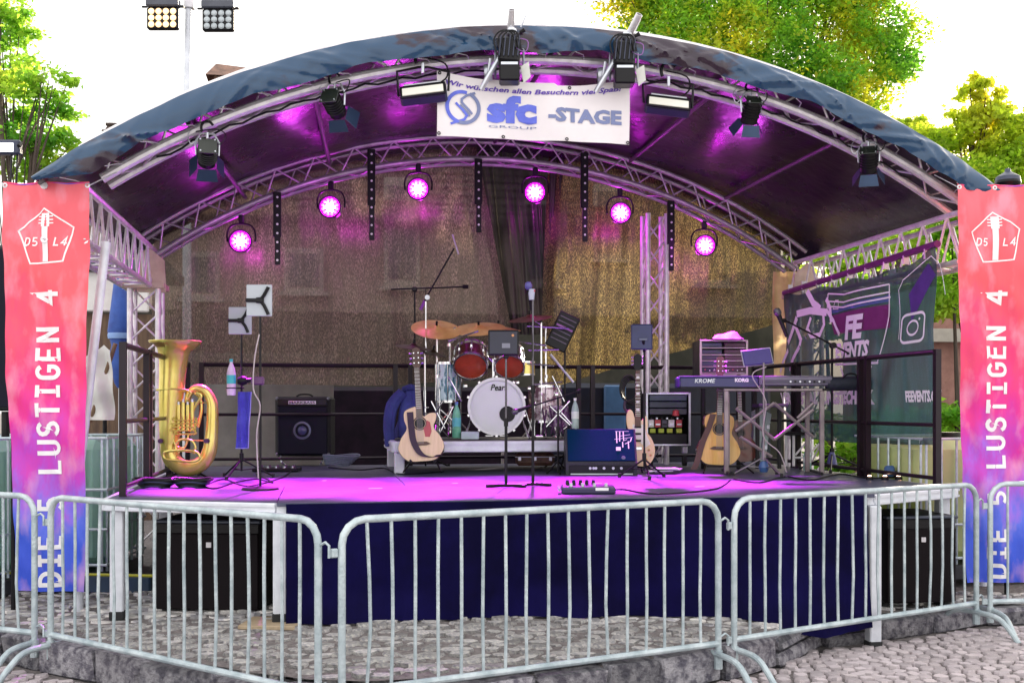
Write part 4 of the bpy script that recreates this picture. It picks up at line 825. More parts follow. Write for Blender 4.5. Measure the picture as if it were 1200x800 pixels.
def barn(px, py, label, rz=0., tilt=0.5):
    c = PY(px, py, 7.74); t = Thing('barn_door_spotlight', label, 'spotlight', c, -YAW+rz, 'black spotlights along the front truss')
    ax = Vector((0, math.cos(tilt), -math.sin(tilt))); u_ = Vector((1,0,0)); w_ = ax.cross(u_)
    rot = Matrix((u_, ax, -w_)).transposed() if True else None; wv = u_.cross(ax)
    def Lp(x, y, z): return u_*x+ax*y+wv*z
    t.part('housing', MB().lathe([(.001,-.13),(.07,-.12),(.08,-.07),(.085,.1),(.001,.1)], (0,0,0), ax, 18), blackm)
    for q in (-.09,-.06,-.03,.0,.03): t.part('cooling_ring', MB().lathe([(.084,q),(.094,q+.005),(.084,q+.01)], (0,0,0), ax, 18), blackm)
    m_ = MB(); 
    for (x0, z0, dx, dz) in ((.085,.075,1,0),(-.085,.075,-1,0)): pass
    t.part('lens_plate', MB().box(Lp(0,-.135,0), (.17,.01,.17), Matrix((u_,ax,wv)).transposed(), .003), mat('lens_plate', (.015,.02,.015), .2)); 
    for s_ in (-1,1):
        for z in (-1,1): t.part('screw', MB().cyl(Lp(s_*.065,-.14,z*.065), Lp(s_*.065,-.15,z*.065), .008, None, 6), silver)
    t.part('yoke', MB().tube([Lp(-.1,0,0), Vector((-.105,0,.12)), Vector((-.06,0,.2)), Vector((.06,0,.2)), Vector((.105,0,.12)), Lp(.1,0,0)], .011, 6), silver)
    for s_ in (-1,1):
        a, b, c2, d2 = Lp(s_*.088,.10,-.08), Lp(s_*.088,.10,.08), Lp(s_*.16,.22,.10), Lp(s_*.16,.22,-.10); n_ = Vector((0,0,.004)); t.part('barn_door', MB().add([a,b,c2,d2,a+n_,b+n_,c2+n_,d2+n_], [(0,1,2,3),(7,6,5,4),(0,4,5,1),(1,5,6,2),(2,6,7,3),(3,7,4,0)]), flap, angle=0)
        a, b, c2, d2 = Lp(-.08,.10,s_*.088), Lp(.08,.10,s_*.088), Lp(.10,.2,s_*.15), Lp(-.10,.2,s_*.15); n_ = Vector((0,.004,0)); t.part('barn_door', MB().add([a,b,c2,d2,a+n_,b+n_,c2+n_,d2+n_], [(0,1,2,3),(7,6,5,4),(0,4,5,1),(1,5,6,2),(2,6,7,3),(3,7,4,0)]), flap, angle=0)
    clampset(t, .26)
    t.part('cable', MB().tube(crv([Lp(.03,-.13,.05),(.12,-.05,.1),(.16,-.02,.2),(.08,.1,.27),(-.1,.12,.24)], 4), .006, 5), black)
    t.o.scale = (.74,.74,.74)
    t.part('safety_cord', MB().tube(crv([(-.06,.02,.2),(-.14,.03,.1),(-.17,.05,.2),(-.08,.1,.3)], 4), .004, 5), silver)
barn(243, 182, 'black barn door spotlight hanging lowest on the left slope of the front truss', .3, .45)
barn(392, 124, 'black barn door spotlight on the front truss left of the left bar floodlight', -.25, .5)
barn(880, 132, 'black barn door spotlight on the front truss right of the right bar floodlight', .15, .9)
barn(1018, 190, 'black barn door spotlight hanging lowest on the right slope of the front truss', -.3, .9)
cream = mat('flood_glass', (.80,.78,.70), .3, 0, (.74,.72,.64), 4)
def barflood(x0, x1, y0, y1, label, roll):
    c = PY((x0+x1)/2, (y0+y1)/2, 7.66); s = (x1-x0)/(F/zcam(c.x, c.y)); t = Thing('bar_floodlight', label, 'floodlight', c, -YAW, 'bar floodlights on the front truss'); rt = Matrix.Rotation(roll, 3, 'Y') @ Matrix.Rotation(R(-35), 3, 'X')
    def bx(c_, d_, ch=0.): 
        return MB().box(rt @ Vector(c_), d_, rt, ch)
    t.part('housing', bx((0,.05,.015), (s,.09,.13), .015), mat('flood_blue_black', (.02,.025,.06), .35)); t.part('frame', bx((0,-.0,.0), (s*.98,.02,.12), .004), blackm); t.part('glass', bx((0,-.012,-.012), (s*.88,.012,.075), .003), cream)
    t.part('yoke', MB().tube([rt @ Vector((-s/2-.012,.03,0)), Vector((-s/2-.02,.03,.14)), Vector((-.03,.03,.17)), Vector((.03,.03,.17)), Vector((s/2+.02,.03,.14)), rt @ Vector((s/2+.012,.03,0))], .010, 6), blackm)
    t.part('louvre', bx((0,.0,.065), (s*.8,.03,.014), .003), silver); clampset(t, .24)
    t.part('cable', MB().tube(crv([(s*.3,.06,.06),(s*.5,.08,.12),(s*.45,.1,.22),(.0,.12,.27)], 4), .006, 5), black)
barflood(468, 523, 95, 117, 'bar floodlight with cream glass at the left end of the name banner', R(-7))
barflood(757, 810, 110, 131, 'bar floodlight with cream glass right of the name banner', R(7))
def cluster(px, py, label, mirror, tip):
    c = PY(px, py, 7.6); t = Thing('followspot', label, 'spotlight', c, -YAW, 'tall spotlights bolted above the name banner'); s = mirror; K = F/zcam(c.x, c.y)
    def l(x, y, d=0.): return Vector(((x-px)/K, d, (py-y)/K))
    t.part('body', MB().box((0,0,0), (.17,.2,.2), Matrix.Rotation(.08*s, 3, 'Y'), .02), blackm)
    t.part('lower_housing', MB().box((0,-.02,-.17), (.16,.16,.15), None, .012), blackm); t.part('bright_strip', MB().box((0,-.105,-.115), (.13,.012,.02)), silver)
    for i in range(5): t.part('cooling_fin', MB().box(((i-2)*.036,-.105,.02), (.008,.03,.16), Matrix.Rotation(.1*s, 3, 'Y')), mat('fin_dark', (.05,.055,.09), .3, .5))
    for i in range(3): t.part('coiled_cable', MB().tube(crv([(-.09+.03*i,-.1,-.05),(-.12+.03*i,-.12,.06),(-.07+.03*i,-.12,.13),(.02+.02*i,-.11,.12),(.05+.02*i,-.12,.0)], 4), .007, 5), black)
    t.part('pipe', MB().lathe([(.022,0),(.028,0),(.028,.30),(.022,.30),(.020,.03),(.001,.03)], Vector(tip)-(Vector(tip)-Vector((0,.05,.10))).normalized()*.0, (Vector((0,.05,.10))-Vector(tip)), 14), alu)
    t.part('pipe_bore', MB().lathe([(.001,.035),(.0215,.035)], Vector(tip), (Vector((0,.05,.10))-Vector(tip)), 14), blackm)
    t.part('swivel', MB().box((.02*s,-.04,.15), (.07,.08,.06), Matrix.Rotation(.5, 3, 'Y'), .015), silver); t.part('knob', MB().cyl((.08*s,-.05,.14),(.12*s,-.06,.16),.012,.018,8), blackm); t.part('lever', MB().cyl((.09*s,0,.2),(.13*s,-.02,.29),.007,None,6), silver)
    t.part('yoke', MB().tube([(-.11,0,-.2),(-.11,0,.02),(-.05,.02,.09),(.05,.02,.09),(.11,0,.02),(.11,0,-.2)], .010, 6), mat('yoke_grey', (.25,.26,.32), .3, .6))
    t.part('side_flap', MB().add([(.085,-.07,-.13),(.15,-.1,-.1),(.165,-.1,-.22),(.11,-.07,-.26),(.085,-.064,-.13),(.15,-.094,-.1),(.165,-.094,-.22),(.11,-.064,-.26)], [(0,1,2,3),(7,6,5,4),(0,4,5,1),(1,5,6,2),(2,6,7,3),(3,7,4,0)]), mat('flap_pale', (.62,.62,.58), .4), angle=0)
    t.part('truss_coupler', MB().lathe([(.06,-.03),(.066,-.02),(.066,.02),(.06,.03)], (-.17,.12,-.12), (1,0,.1), 14), silver); t.part('coupler_bolt', MB().cyl((-.17,.02,-.2),(-.15,-.02,-.05),.012,None,8), silver); t.part('coupler_arm', MB().tube(crv([(-.22,.02,-.28),(-.17,-.02,-.2),(-.12,-.03,-.12),(-.06,-.03,-.02)], 4), .022, 8), silver)
    t.o.scale = (.9,.9,.9)
    t.part('loop_cord', MB().tube(crv([(.05,-.08,.08),(.14,-.1,.06),(.13,-.1,-.02),(.06,-.1,0)], 4, True), .004, 5, True), mat('purple_cord', (.3,.12,.4), .5))
cluster(597, 62, 'tall spotlight with short pipe bolted above the left half of the name banner', 1, (.02,-.1,.30))
cluster(731, 66, 'tall spotlight with slanting bright pipe bolted above the right end of the name banner', 1, (.11,-.12,.29))
# cables looped along the front truss
for k, (a, b) in enumerate(((-.52,-.30),(-.30,-.08),(.1,.3),(.3,.5))):
    pts = [ap(a+(b-a)*i/14, 5.84-.03*abs(math.sin(i*1.1)), 7.93, .04, 1.74) for i in range(15)]
    cn.part('truss_cable', MB().tube(pts, .008, 5), black, world=True)
# small work lamp at far left, lantern at far right
c = P(8, 172, 7.5); t = Thing('work_lamp', 'small lit white work lamp on two thin legs above the left flag', 'lamp', c, -YAW)
t.part('housing', MB().box((0,.03,0), (.17,.06,.10), None, .01), mat('flood_blue_black', (0,0,0))); t.part('face', MB().box((-.02,-.003,-.005), (.13,.012,.06)), mat('lamp_face', (.85,.88,.92), .3, emit=(.9,.95,1), es=1.2)); 
for x in (.02,.06): t.part('leg', MB().cyl((x,.03,-.05),(x-.01,.03,-.3),.007,None,6), blackm)
t.part('mast', MB().cyl((.03,.03,-.3),(.03,.03,-c.z),.016,None,8), blackm)
t.part('clamp', MB().cyl((.09,.02,.03),(.09,-.02,.0),.012,None,8), blackm)
c = P(1181, 212, 8.6); t = Thing('lantern', 'small dark lantern head on a bracket beside the right end of the stage roof', 'lantern', c, -YAW)
t.part('cap', MB().lathe([(.001,.1),(.02,.095),(.025,.07),(.05,.055),(.09,.03),(.095,.0)], (0,0,0), (0,0,1), 16), mat('lantern_grey', (.06,.07,.11), .4, .3)); t.part('ring', MB().lathe([(.095,0),(.10,-.02),(.09,-.04),(.001,-.04)], (0,0,0), (0,0,1), 16), blackm); t.part('crosspiece', MB().box((-.02,0,-.07), (.36,.08,.07), Matrix.Rotation(.06,3,'Y'), .01), MATS['lantern_grey'])
t.part('bracket', MB().cyl((.0,.0,-.04),(.0,.02,-c.z+.0),.02,None,8), blackm)
# ================================================================ INSTRUMENTS AND GEAR ON THE STAGE
def zfl(py): return F*(HC-FZ)/(py-HY)     # distance of a floor contact seen at image row py
# ------------------------------------------------ tuba
z_ = zfl(559.5); t = Seen('tuba', 'large brass tuba standing bell up at the left end of the stage', 'tuba', 220, 559.5, z_)
l = t.l
bell = [(2,402,26),(2,404,22),(1,408,17.8),(.5,415,15.6),(0,425,14.4),(-1,440,13.4),(-2,455,13),(-3,475,12),(-4,500,11),(-4,520,10)]
t.part('bell', MB().tube([l(203+a, y) for a, y, r in [(2,400,0)]+bell], [29.5/t.k]+[r*1.12/t.k for a, y, r in bell], 32), brass, angle=60)
t.part('bell_mouth', MB().lathe([(28.8/t.k,.002),(25/t.k,-.02),(15/t.k,-.09)], l(205,400), (0,0,1), 32), mat('brass_dark', (.35,.2,.05), .35, .8))
t.part('bell_rim', MB().tube([l(205,400)+Vector((29.3/t.k*math.cos(R(a)), 29.3/t.k*math.sin(R(a)), 0)) for a in range(0,360,12)], .006, 6, True), brass)
t.part('bottom_bow', MB().tube(crv([l(199,515),l(199,530),l(205,542),l(220,548.5),l(236,543),l(245,530),l(248,510),l(249,485),l(248,470),l(241,458),l(230,455),l(222,461),l(219,472)], 5), lerpl([10.5/t.k,10.5/t.k,10/t.k,9.6/t.k,9/t.k,8.6/t.k,7.6/t.k,6.8/t.k,6/t.k,5.4/t.k,4.8/t.k,4/t.k,3/t.k], 61), 16), brass, angle=60)
t.part('crook', MB().tube(crv([l(207,500),l(209,470),l(214,459),l(225,459),l(234,466),l(236,480),l(232,500)], 5), .013, 8), brass)
t.part('crook', MB().tube(crv([l(232,460,-.05),l(238,464,-.05),l(232,474,-.05),l(227,486,-.05),l(228,500,-.05)], 5), .011, 8), brass)
for i in range(4):
    x = 212+i*5.3; t.part('valve', MB().cyl(l(x,503,-.06), l(x,474-(i%2)*3,-.06), .0155, None, 12), brass); t.part('valve_cap', MB().cyl(l(x,474-(i%2)*3,-.06), l(x,470.5-(i%2)*3,-.06), .011, None, 10), silver)
for i, (y, x0, x1) in enumerate(((489,206,233),(493,201,233),(497,206,232),(501,203,231),(505,208,232))): t.part('valve_slide', MB().tube(crv([l(x0+3,y,-.08),l(x0,y+.8,-.08),l(x0,y+2.4,-.08),l(x0+3,y+3,-.08),l((x0+x1)/2,y+3,-.08),l(x1,y+2.8,-.08),l(x1+1.5,y+1.5,-.08),l(x1-1,y,-.08)], 3), .0075, 7), brass)
t.part('valve_slide', MB().tube(crv([l(208,507,-.06),l(206,516,-.06),l(210,523,-.06),l(218,524,-.06),l(222,516,-.06),l(223,508,-.06)], 4), .009, 8), brass)
t.part('lower_slide', MB().tube(crv([l(200,528,-.1),l(196,532,-.1),l(199,537,-.1),l(214,539,-.1),l(230,540,-.1),l(238,536,-.1),l(234,529,-.1),l(217,527,-.1)], 4, True), .011, 8, True), brass)
t.part('lower_slide', MB().tube(crv([l(213,530,-.08),l(209,523,-.08),l(214,515,-.08),l(226,515,-.08),l(232,522,-.08),l(230,531,-.08)], 4), .010, 8), brass)
t.part('lead_pipe', MB().tube(crv([l(186,457,-.06),l(200,456,-.1),l(216,456,-.08),l(226,460,-.06),l(222,468,-.06)], 4), .008, 8), brass); t.part('mouthpiece', MB().cyl(l(186,457,-.06), l(181,457,-.06), .009, .016, 10), silver)
t.part('guard_plate', MB().lathe([(13.6/t.k,0),(13.9/t.k,6/t.k)], l(201,448), (0,0,1), 20), mat('copper_band', (.75,.35,.18), .3, .8))
t.part('brace_bar', MB().cyl(l(209,470,-.02), l(244,472,-.02), .006, None, 6), brass); t.part('brace_bar', MB().cyl(l(208,515,-.02), l(243,516,-.02), .006, None, 6), brass)
ts = Seen('tuba_stand', 'black folding stand cradling the brass tuba', 'instrument stand', 222, 562, z_+.02)
for a, b in ((193,186),(246,256)):
    ts.part('arm', MB().tube([ts.l(222,550,.08), ts.l(a,518,.08), ts.l(a,516,-.08)], .011, 8), blackm); ts.part('pad', MB().cyl(ts.l(a,516,-.03), ts.l(a,516,-.12), .02, None, 10), mat('purple_foam', (.09,.03,.10), .8))
    ts.part('leg', MB().tube([ts.l(222,550,.08), ts.l(b,562,-.15)], .010, 8), blackm)
ts.part('leg', MB().tube([ts.l(222,550,.08), ts.l(222,560,.3)], .010, 8), blackm); 
# ------------------------------------------------ generic stands
cable_n = 0
def disc_stand(name, label, px, py, zc, top, base=.15, tube_r=.009, cat='microphone stand', group=None, bar=False):
    t = Seen(name, label, cat, px, py, zc, group); h = (py-top)/t.k
    t.part('pole', MB().tube([(0,0,.02),(0,0,h*.52)], .0115, 10), blackm); t.part('upper_pole', MB().tube([(0,0,h*.5),(0,0,h)], .008, 8), mat('dark_chrome', (.12,.11,.13), .25, .8)); t.part('collar', MB().cyl((0,0,h*.5-.03),(0,0,h*.5+.03),.017,None,10), blackm)
    if bar: t.part('base', MB().tube([(-base,0,.012),(-base*.3,0,.018),(base*.3,0,.018),(base,0,.012)], .014, 8), blackm)
    else: t.part('base', MB().lathe([(.001,.028),(.03,.028),(base*.9,.016),(base,.008),(base,0)], (0,0,0), (0,0,1), 28), blackm)
    return t, h
def tripod(t, h, spread=.3, r=.009, col=None, hub=.16, base=None, rot=.3):
    col = col or blackm; base = base or Vector((0,0,0))
    t.part('pole', MB().tube([base+Vector((0,0,.06)), base+Vector((0,0,h))], r, 10), col)
    t.part('hub', MB().cyl(base+Vector((0,0,hub-.02)), base+Vector((0,0,hub+.05)), r*2, None, 10), col)
    for k in range(3):
        a = rot+k*2*math.pi/3; e = base+Vector((spread*math.cos(a), spread*math.sin(a), .012)); lg = t.part('leg', MB().tube([base+Vector((0,0,hub)), e], r*.85, 7), col); t.part('leg_tip', MB().cyl(e-Vector((0,0,.012)), e+Vector((0,0,.02)), .014, None, 8), rubber, parent=lg)
        t.part('strut', MB().tube([base+Vector((0,0,.07)), (base+Vector((0,0,hub)))*.45+e*.55], r*.55, 6), col)
def mic(t, p, d, parent=None, head=None, s=1.):
    p = Vector(p); d = Vector(d).normalized(); t.part('microphone_body', MB().lathe([(.001,-.17*s),(.012*s,-.165*s),(.017*s,-.03*s),(.019*s,0)], p, d, 12), black); t.part('microphone_head', MB().lathe([(.019*s,0),(.027*s,.012*s),(.028*s,.03*s),(.022*s,.05*s),(.001,.058*s)], p, d, 14), head or mat('mic_grille', (.16,.16,.18), .4, .6, (.05,.05,.06), 300)); return
# centre stage: two stands with flat bases
zz = zfl(571); t, h = disc_stand('microphone_stand', 'thin black microphone stand with flat base in front of the bass drum', 593, 571, zz, 418, .15, bar=True)
t.part('mount', MB().box((0,0,h+.01), (.04,.03,.05), None, .008), blackm)
mstop = P(593, 418, zz)
d_ = Seen('music_tablet', 'black tablet holder on the thin stand in front of the drum toms', 'tablet holder', 590, 416, zz-.02)
d_.part('panel', MB().box(d_.l(590,401.5), (36/d_.k,.02,30/d_.k), None, .008), black); d_.part('screen_back', MB().box(d_.l(590,401.5,-.013), (32/d_.k,.004,26/d_.k), None, .002), mat('dark_back', (.012,.012,.035), .3)); d_.part('camera_dot', MB().cyl(d_.l(601,393,-.015), d_.l(601,393,-.019), .010, None, 10), mat('amber_dot', (.6,.25,.1), .4)); d_.part('label_mark', MB().box(d_.l(593,405,-.016), (.06,.003,.035), None), mat('grey_mark', (.2,.2,.26), .5))
zz = zfl(569.5); t, h = disc_stand('microphone_stand', 'tall thin dark microphone stand just right of the bass drum with microphone on top', 624.5, 569.5, zz, 342, .14, bar=True)
mt_ = Vector((-.01,0,h)); mic(t, mt_+Vector((-.02,-.0,.02)), (-.15,-.3,1), head=mat('mic_blue', (.10,.09,.32), .4)); t.part('clip', MB().cyl(mt_+Vector((0,0,-.06)), mt_+Vector((0,0,.02)), .02, .028, 10), mat('pale_clip', (.45,.47,.6), .4)); t.part('red_band', MB().cyl(mt_+Vector((.005,0,.0)), mt_+Vector((.005,0,.015)), .024, None, 10), mat('red_band', (.5,.03,.05), .5))
# ------------------------------------------------ left stands with white tablets
def tabletstand(px, py, x0, x1, y0, y1, label, mic_on):
    zz = zfl(py); t = Seen('tablet_stand', label, 'tablet stand', px, py, zz, None); h = (py-(y0+y1)/2)/t.k
    if mic_on: t.part('base', MB().lathe([(.001,.028),(.03,.026),(.13,.014),(.135,0)], (0,0,0), (0,0,1), 28), blackm); t.part('pole', MB().tube([(0,0,.02),(0,0,h)], .009, 8), blackm)
    else: tripod(t, h, .26)
    cx = (x0+x1)/2; w_, hh = (x1-x0)/t.k, (y1-y0)/t.k
    t.part('tablet', MB().box(t.l(cx,(y0+y1)/2,-.03), (w_,.012,hh), None, .008), mat('tablet_white', (.46,.49,.54), .4, 0, (.40,.43,.48), 3))
    c = t.l(cx+ (1), (y0+y1)/2, -.045)
    t.part('bracket_hub', MB().box(c, (.06,.03,.04), None, .008), blackm)
    t.part('bracket_arm', MB().tube([c, t.l(x0,(y0+y1)/2,-.045)], .014, 7), blackm)
    t.part('bracket_arm', MB().tube(crv([c, t.l(cx+6,(y0+y1)/2-6,-.045), t.l(x1-4,y0+3,-.045)], 3), .013, 7), blackm); t.part('bracket_arm', MB().tube(crv([c, t.l(cx+6,(y0+y1)/2+6,-.045), t.l(x1-4,y1-2,-.045)], 3), .013, 7), blackm)
    return t
t1 = tabletstand(305, 573.5, 290, 320, 334, 371, 'white tablet on the taller stand with round base at the left of the stage', True)
t1.part('cable', MB().tube(crv([t1.l(305,392,-.03), t1.l(300,420,-.04), t1.l(299,456,-.05), t1.l(306,475,-.03), t1.l(302,510,-.03), t1.l(304,560,-.03)], 5), .005, 5), mat('pale_cable', (.5,.42,.45), .6))
t1.part('bracket', MB().box(t1.l(302,446), (.09,.05,.06), None, .01), mat('purple_clip', (.12,.04,.14), .5))
t2 = tabletstand(283, 560, 269, 296, 360, 392, 'smaller white tablet on the lower black tripod stand at the left of the stage', False)
zz = t2.zc
b_ = Seen('drum_microphone', 'black round headed microphone clipped at the left tablet stand above the blue towel', 'microphone', 284, 446, zz-.05); b_.part('head', MB().lathe([(.001,-.045),(.03,-.035),(.042,0),(.03,.035),(.001,.045)], (0,0,0), (1,0,.1), 16), black); b_.part('body', MB().cyl((.03,0,0),(.13,.02,.015),.02,.016,10), black)
def bottle(label, px, py, zc, h, r, m, mcap, lab=None, group=None, name='bottle'):
    t = Seen(name, label, 'bottle', px, py, zc, group)
    t.part('body', MB().lathe([(.001,0),(r*.9,0),(r,.01),(r,h*.3),(r*.93,h*.34),(r,h*.4),(r,h*.6),(r*.75,h*.75),(r*.35,h*.88),(r*.32,h*.93)], (0,0,0), (0,0,1), 18, ), m, angle=50)
    t.part('cap', MB().cyl((0,0,h*.92),(0,0,h),r*.4,None,12), mcap)
    if lab: t.part('label_band', MB().lathe([(r*1.02,h*.32),(r*1.02,h*.56)], (0,0,0), (0,0,1), 18), lab)
    return t
pinkb = mat('pink_plastic', (.62,.45,.66), .35, 0, (.75,.6,.78), 8); teal = mat('teal_print', (.05,.5,.52), .4); greenb = mat('green_pet', (.10,.42,.26), .15, 0, (.2,.55,.4), 10, alpha=.8); clearb = mat('clear_pet', (.55,.68,.66), .1, 0, (.4,.55,.52), 10, alpha=.7); bcap = mat('blue_cap', (.1,.2,.5), .4)
b_ = bottle('pinkish white bottle with teal print hung in a holder on the left tablet stand', 271, 463, zz-.08, .30, .037, pinkb, teal, teal); b_.part('holder_ring', MB().tube([(.039*math.cos(R(a)), .039*math.sin(R(a)), .06) for a in range(0,360,20)], .005, 6, True), black); b_.part('holder_arm', MB().tube([(.03,0,.06),(.09,.06,.06)], .006, 6), black)
tow = mat('blue_towel', (.09,.09,.55), .9, 0, (.05,.05,.38), 6, .6, 120)
tk = Seen('towel', 'blue towel hanging from the left tablet stand', 'towel', 282, 526, zz-.05)
def tf(u_, v_): 
    xl = 276+3*v_-0*v_; xr = 291+3*v_*1.2; p = tk.l(xl+(xr-xl)*u_, 525-66*v_); p.y = .012*math.sin(u_*10+v_*3)+.008*math.sin(v_*12); return p
tk.part('cloth', MB().grid(tf, 20, 40), tow, angle=80); tk.part('fold', MB().grid(lambda a, b: tf(a*.6+.2, b*.97+.01)+Vector((.0,.03,0)), 14, 30), tow, angle=80); tk.part('hem', MB().tube([tf(i/8, 0)+Vector((0,-.003,0)) for i in range(9)]+[tf(1, j/8)+Vector((0,-.003,0)) for j in range(1,9)], .004, 5), mat('towel_hem', (.35,.35,.75), .9))
# ------------------------------------------------ combo amplifier
zz = 11.0; t = Seen('combo_amplifier', 'black combo amplifier with one round speaker standing left of the guitar', 'amplifier', 355, 545, zz); tol = mat('tolex', (.006,.005,.008), .6, 0, (.010,.009,.012), 200, .3, 250, spec=.3); gri = mat('grille_cloth', (.003,.003,.012), .6, 0, (.006,.005,.018), 260, spec=.2)
t.part('cabinet', MB().box(t.l(355,499.5,.14), (65/t.k,.32,70/t.k), None, .025), tol); t.part('grille', MB().box(t.l(355,504,-.025), (58/t.k,.02,56/t.k), None, .01), gri); t.part('control_panel', MB().box(t.l(355,471,-.025), (58/t.k,.02,8/t.k), None, .004), blackm)
t.part('name_plate', MB().box(t.l(355,471.5,-.04), (32/t.k,.006,4/t.k), None, .002), silver); t.part('plate_print', text_fit('MARKBASS', lambda x, y: t.l(x,-y,-.045), 340, 370, -473, -470, .03), blackm, angle=0)
t.part('speaker_ring', MB().lathe([(.085,0),(.09,-.008),(.07,-.01),(.068,0)], t.l(355,504,-.036), (0,1,0), 28), mat('ring_grey', (.12,.13,.2), .35, .4)); t.part('speaker_cone', MB().lathe([(.12,-.002),(.075,.004),(.001,.004)], t.l(355,504,-.038), (0,1,0), 28), gri); t.part('dust_cap', MB().lathe([(.001,-.014),(.03,-.01),(.045,0)], t.l(355,504,-.036), (0,1,0), 20), mat('cap_blue', (.06,.06,.18), .3))
for x in (325, 385):
    for y in (467, 532): t.part('corner', MB().box(t.l(x,y,-.005), (.03,.05,.035), None, .01), mat('corner_metal', (.2,.2,.24), .3, .7))
for x in (329, 381): t.part('foot', MB().tube([t.l(x,534,.0), t.l(x+3*(1 if x < 350 else -1),541,-.06), t.l(x+5*(1 if x < 350 else -1),544,-.02)], .012, 7), silver)
t.part('handle', MB().tube(crv([t.l(345,464.5,.1), t.l(350,462,.1), t.l(360,462,.1), t.l(365,464.5,.1)], 4), .009, 6), black)
cb = Seen('coiled_cables', 'pale blue cable bundle on the floor right of the combo amplifier', 'cable', 398, 547, 10.6)
for i in range(6): cb.part('loop', MB().tube([cb.l(396+i*.8,545-i*.6)+Vector(((.12+.012*i)*math.cos(R(a)), (.09+.01*i)*math.sin(R(a)), .01+.012*i+.01*math.sin(R(a*2)))) for a in range(0,360,20)], .008, 5, True), mat('cable_grey', (.16,.19,.26), .6))
# ------------------------------------------------ riser
RZ = 1.35; ri = Thing('drum_riser', 'low drum riser platform with aluminium edge under the drum kit', 'riser', (PY(560, 540, 9.75).x, 9.75, FZ)); rx0 = PY(463, 540, 9.75).x; rx1 = rx0+2.05; ry0, ry1 = 9.75, 11.0
ri.part('board', MB().box(((rx0+rx1)/2, (ry0+ry1)/2, RZ-.012), (rx1-rx0-.04, ry1-ry0-.04, .024)), mat('riser_top', (.05,.05,.06), .5), world=True)
for a, b in (((rx0,ry0),(rx1,ry0)),((rx0,ry1),(rx0,ry0)),((rx1,ry0),(rx1,ry1))): ri.part('edge_beam', beam(a, b, .10, .05, RZ-.002), aluw, world=True)
for x, y in ((rx0+.04,ry0+.04),(rx0+.04,ry1-.1),(rx1-.04,ry0+.04),(rx1-.04,ry1-.1)): ri.part('leg', MB().box((x, y, (FZ+RZ-.1)/2), (.09,.09,RZ-.1-FZ), None, .008), aluw, world=True)
# ------------------------------------------------ drum kit
K = 10.25; dk_ = Seen('drum_kit', 'red and silver drum kit with white bass drum head on the riser', 'drum kit', 582, 514, K); dk_.o.location.z = RZ; dz = P(582,514,K).z-RZ
def D(px, py, d=0.): return dk_.l(px, py, d)+Vector((0,0,dz))
shell = mat('drum_shell', (.10,.02,.02), .25, .1, (.05,.012,.012), 20, coat=.5); headw = mat('drum_head', (.74,.74,.80), .4, 0, (.68,.68,.75), 2); redh = mat('red_head', (.42,.06,.03), .3, 0, (.24,.035,.02), 7, coat=.3)
spark = mat('sparkle', (.72,.62,.66), .25, .3, (.2,.10,.14), 22, contrast=(.45,.55), coat=.5); marb = mat('teal_marble', (.55,.72,.78), .3, 0, (.03,.16,.24), 26, contrast=(.46,.54), stretch=(1,1,.35), coat=.4)
bd = D(582,476); r0 = 33/dk_.k
bdp = dk_.part('bass_drum', MB().lathe([(r0*.97,.03),(r0*.97,.42),(.001,.42)], bd, (0,1,0), 40), shell, angle=40)
dk_.part('drum_head', MB().lathe([(.001,.006),(r0*.93,.008)], bd, (0,1,0), 40), headw, parent=bdp)
dk_.part('hoop', MB().lathe([(r0*.93,-.012),(r0*1.03,-.012),(r0*1.03,.035),(r0*.93,.03)], bd, (0,1,0), 40), mat('hoop_silver', (.62,.6,.66), .3, .5), parent=bdp)
dk_.part('sound_hole', MB().lathe([(.001,-.001),(.066,-.001)], D(594.5,485), (0,1,0), 24), black, parent=bdp); dk_.part('hole_ring', MB().lathe([(.064,-.004),(.072,-.006),(.075,.004)], D(594.5,485), (0,1,0), 24), blackm, parent=bdp)
dk_.part('lettering', text_fit('Pearl', lambda x, y: D(x,-y,-.004), 575, 594, -457.5, -450, .015, .25), blackm, parent=bdp, angle=0)
for i in range(10):
    a = R(18+36*i); u_ = Vector((math.cos(a),0,math.sin(a)))*r0*1.04; dk_.part('claw', MB().box(bd+u_+Vector((0,.03,0)), (.03,.08,.03), Matrix.Rotation(-a, 3, 'Y'), .005), chrome, parent=bdp); dk_.part('tension_rod', MB().cyl(bd+u_+Vector((0,.05,0)), bd+u_+Vector((0,.2,0)), .006, None, 6), chrome, parent=bdp)
for x, s in ((553,-1),(611,1)): dk_.part('spur', MB().cyl(D(x,490,.1), D(x+9*s,513,-.1), .011, None, 8), chrome, parent=bdp)
def tom(px, py, rx, ry, depth, sh, hd, label=None, up=0.):
    r = rx/dk_.k; tl = math.acos(min(1, ry/rx)) if up == 0 else up; c = D(px, py, .05); ax = Vector((0, math.cos(tl), math.sin(tl)))
    p = dk_.part('tom', MB().lathe([(r*.96,.01),(r*.96,depth)], c, ax, 30), sh, label=label); dk_.part('drum_head', MB().lathe([(.001,.004),(r*.93,.006)], c, ax, 30), hd, parent=p)
    for q in (0, depth-.01): dk_.part('hoop', MB().lathe([(r*.95,q-.008),(r*1.04,q-.008),(r*1.04,q+.018),(r*.95,q+.014)], c, ax, 30), chrome, parent=p)
    u_ = ax.orthogonal().normalized(); v_ = ax.cross(u_)
    for i in range(8):
        a = i*math.pi/4+.2; q = c+(u_*math.cos(a)+v_*math.sin(a))*r*1.0; dk_.part('lug', MB().cyl(q+ax*.02, q+ax*(depth-.02), .0055, None, 6), chrome, parent=p); dk_.part('lug_casing', MB().box(q+ax*depth*.5, (.022,.022,.04), None, .005), chrome, parent=p)
    return p
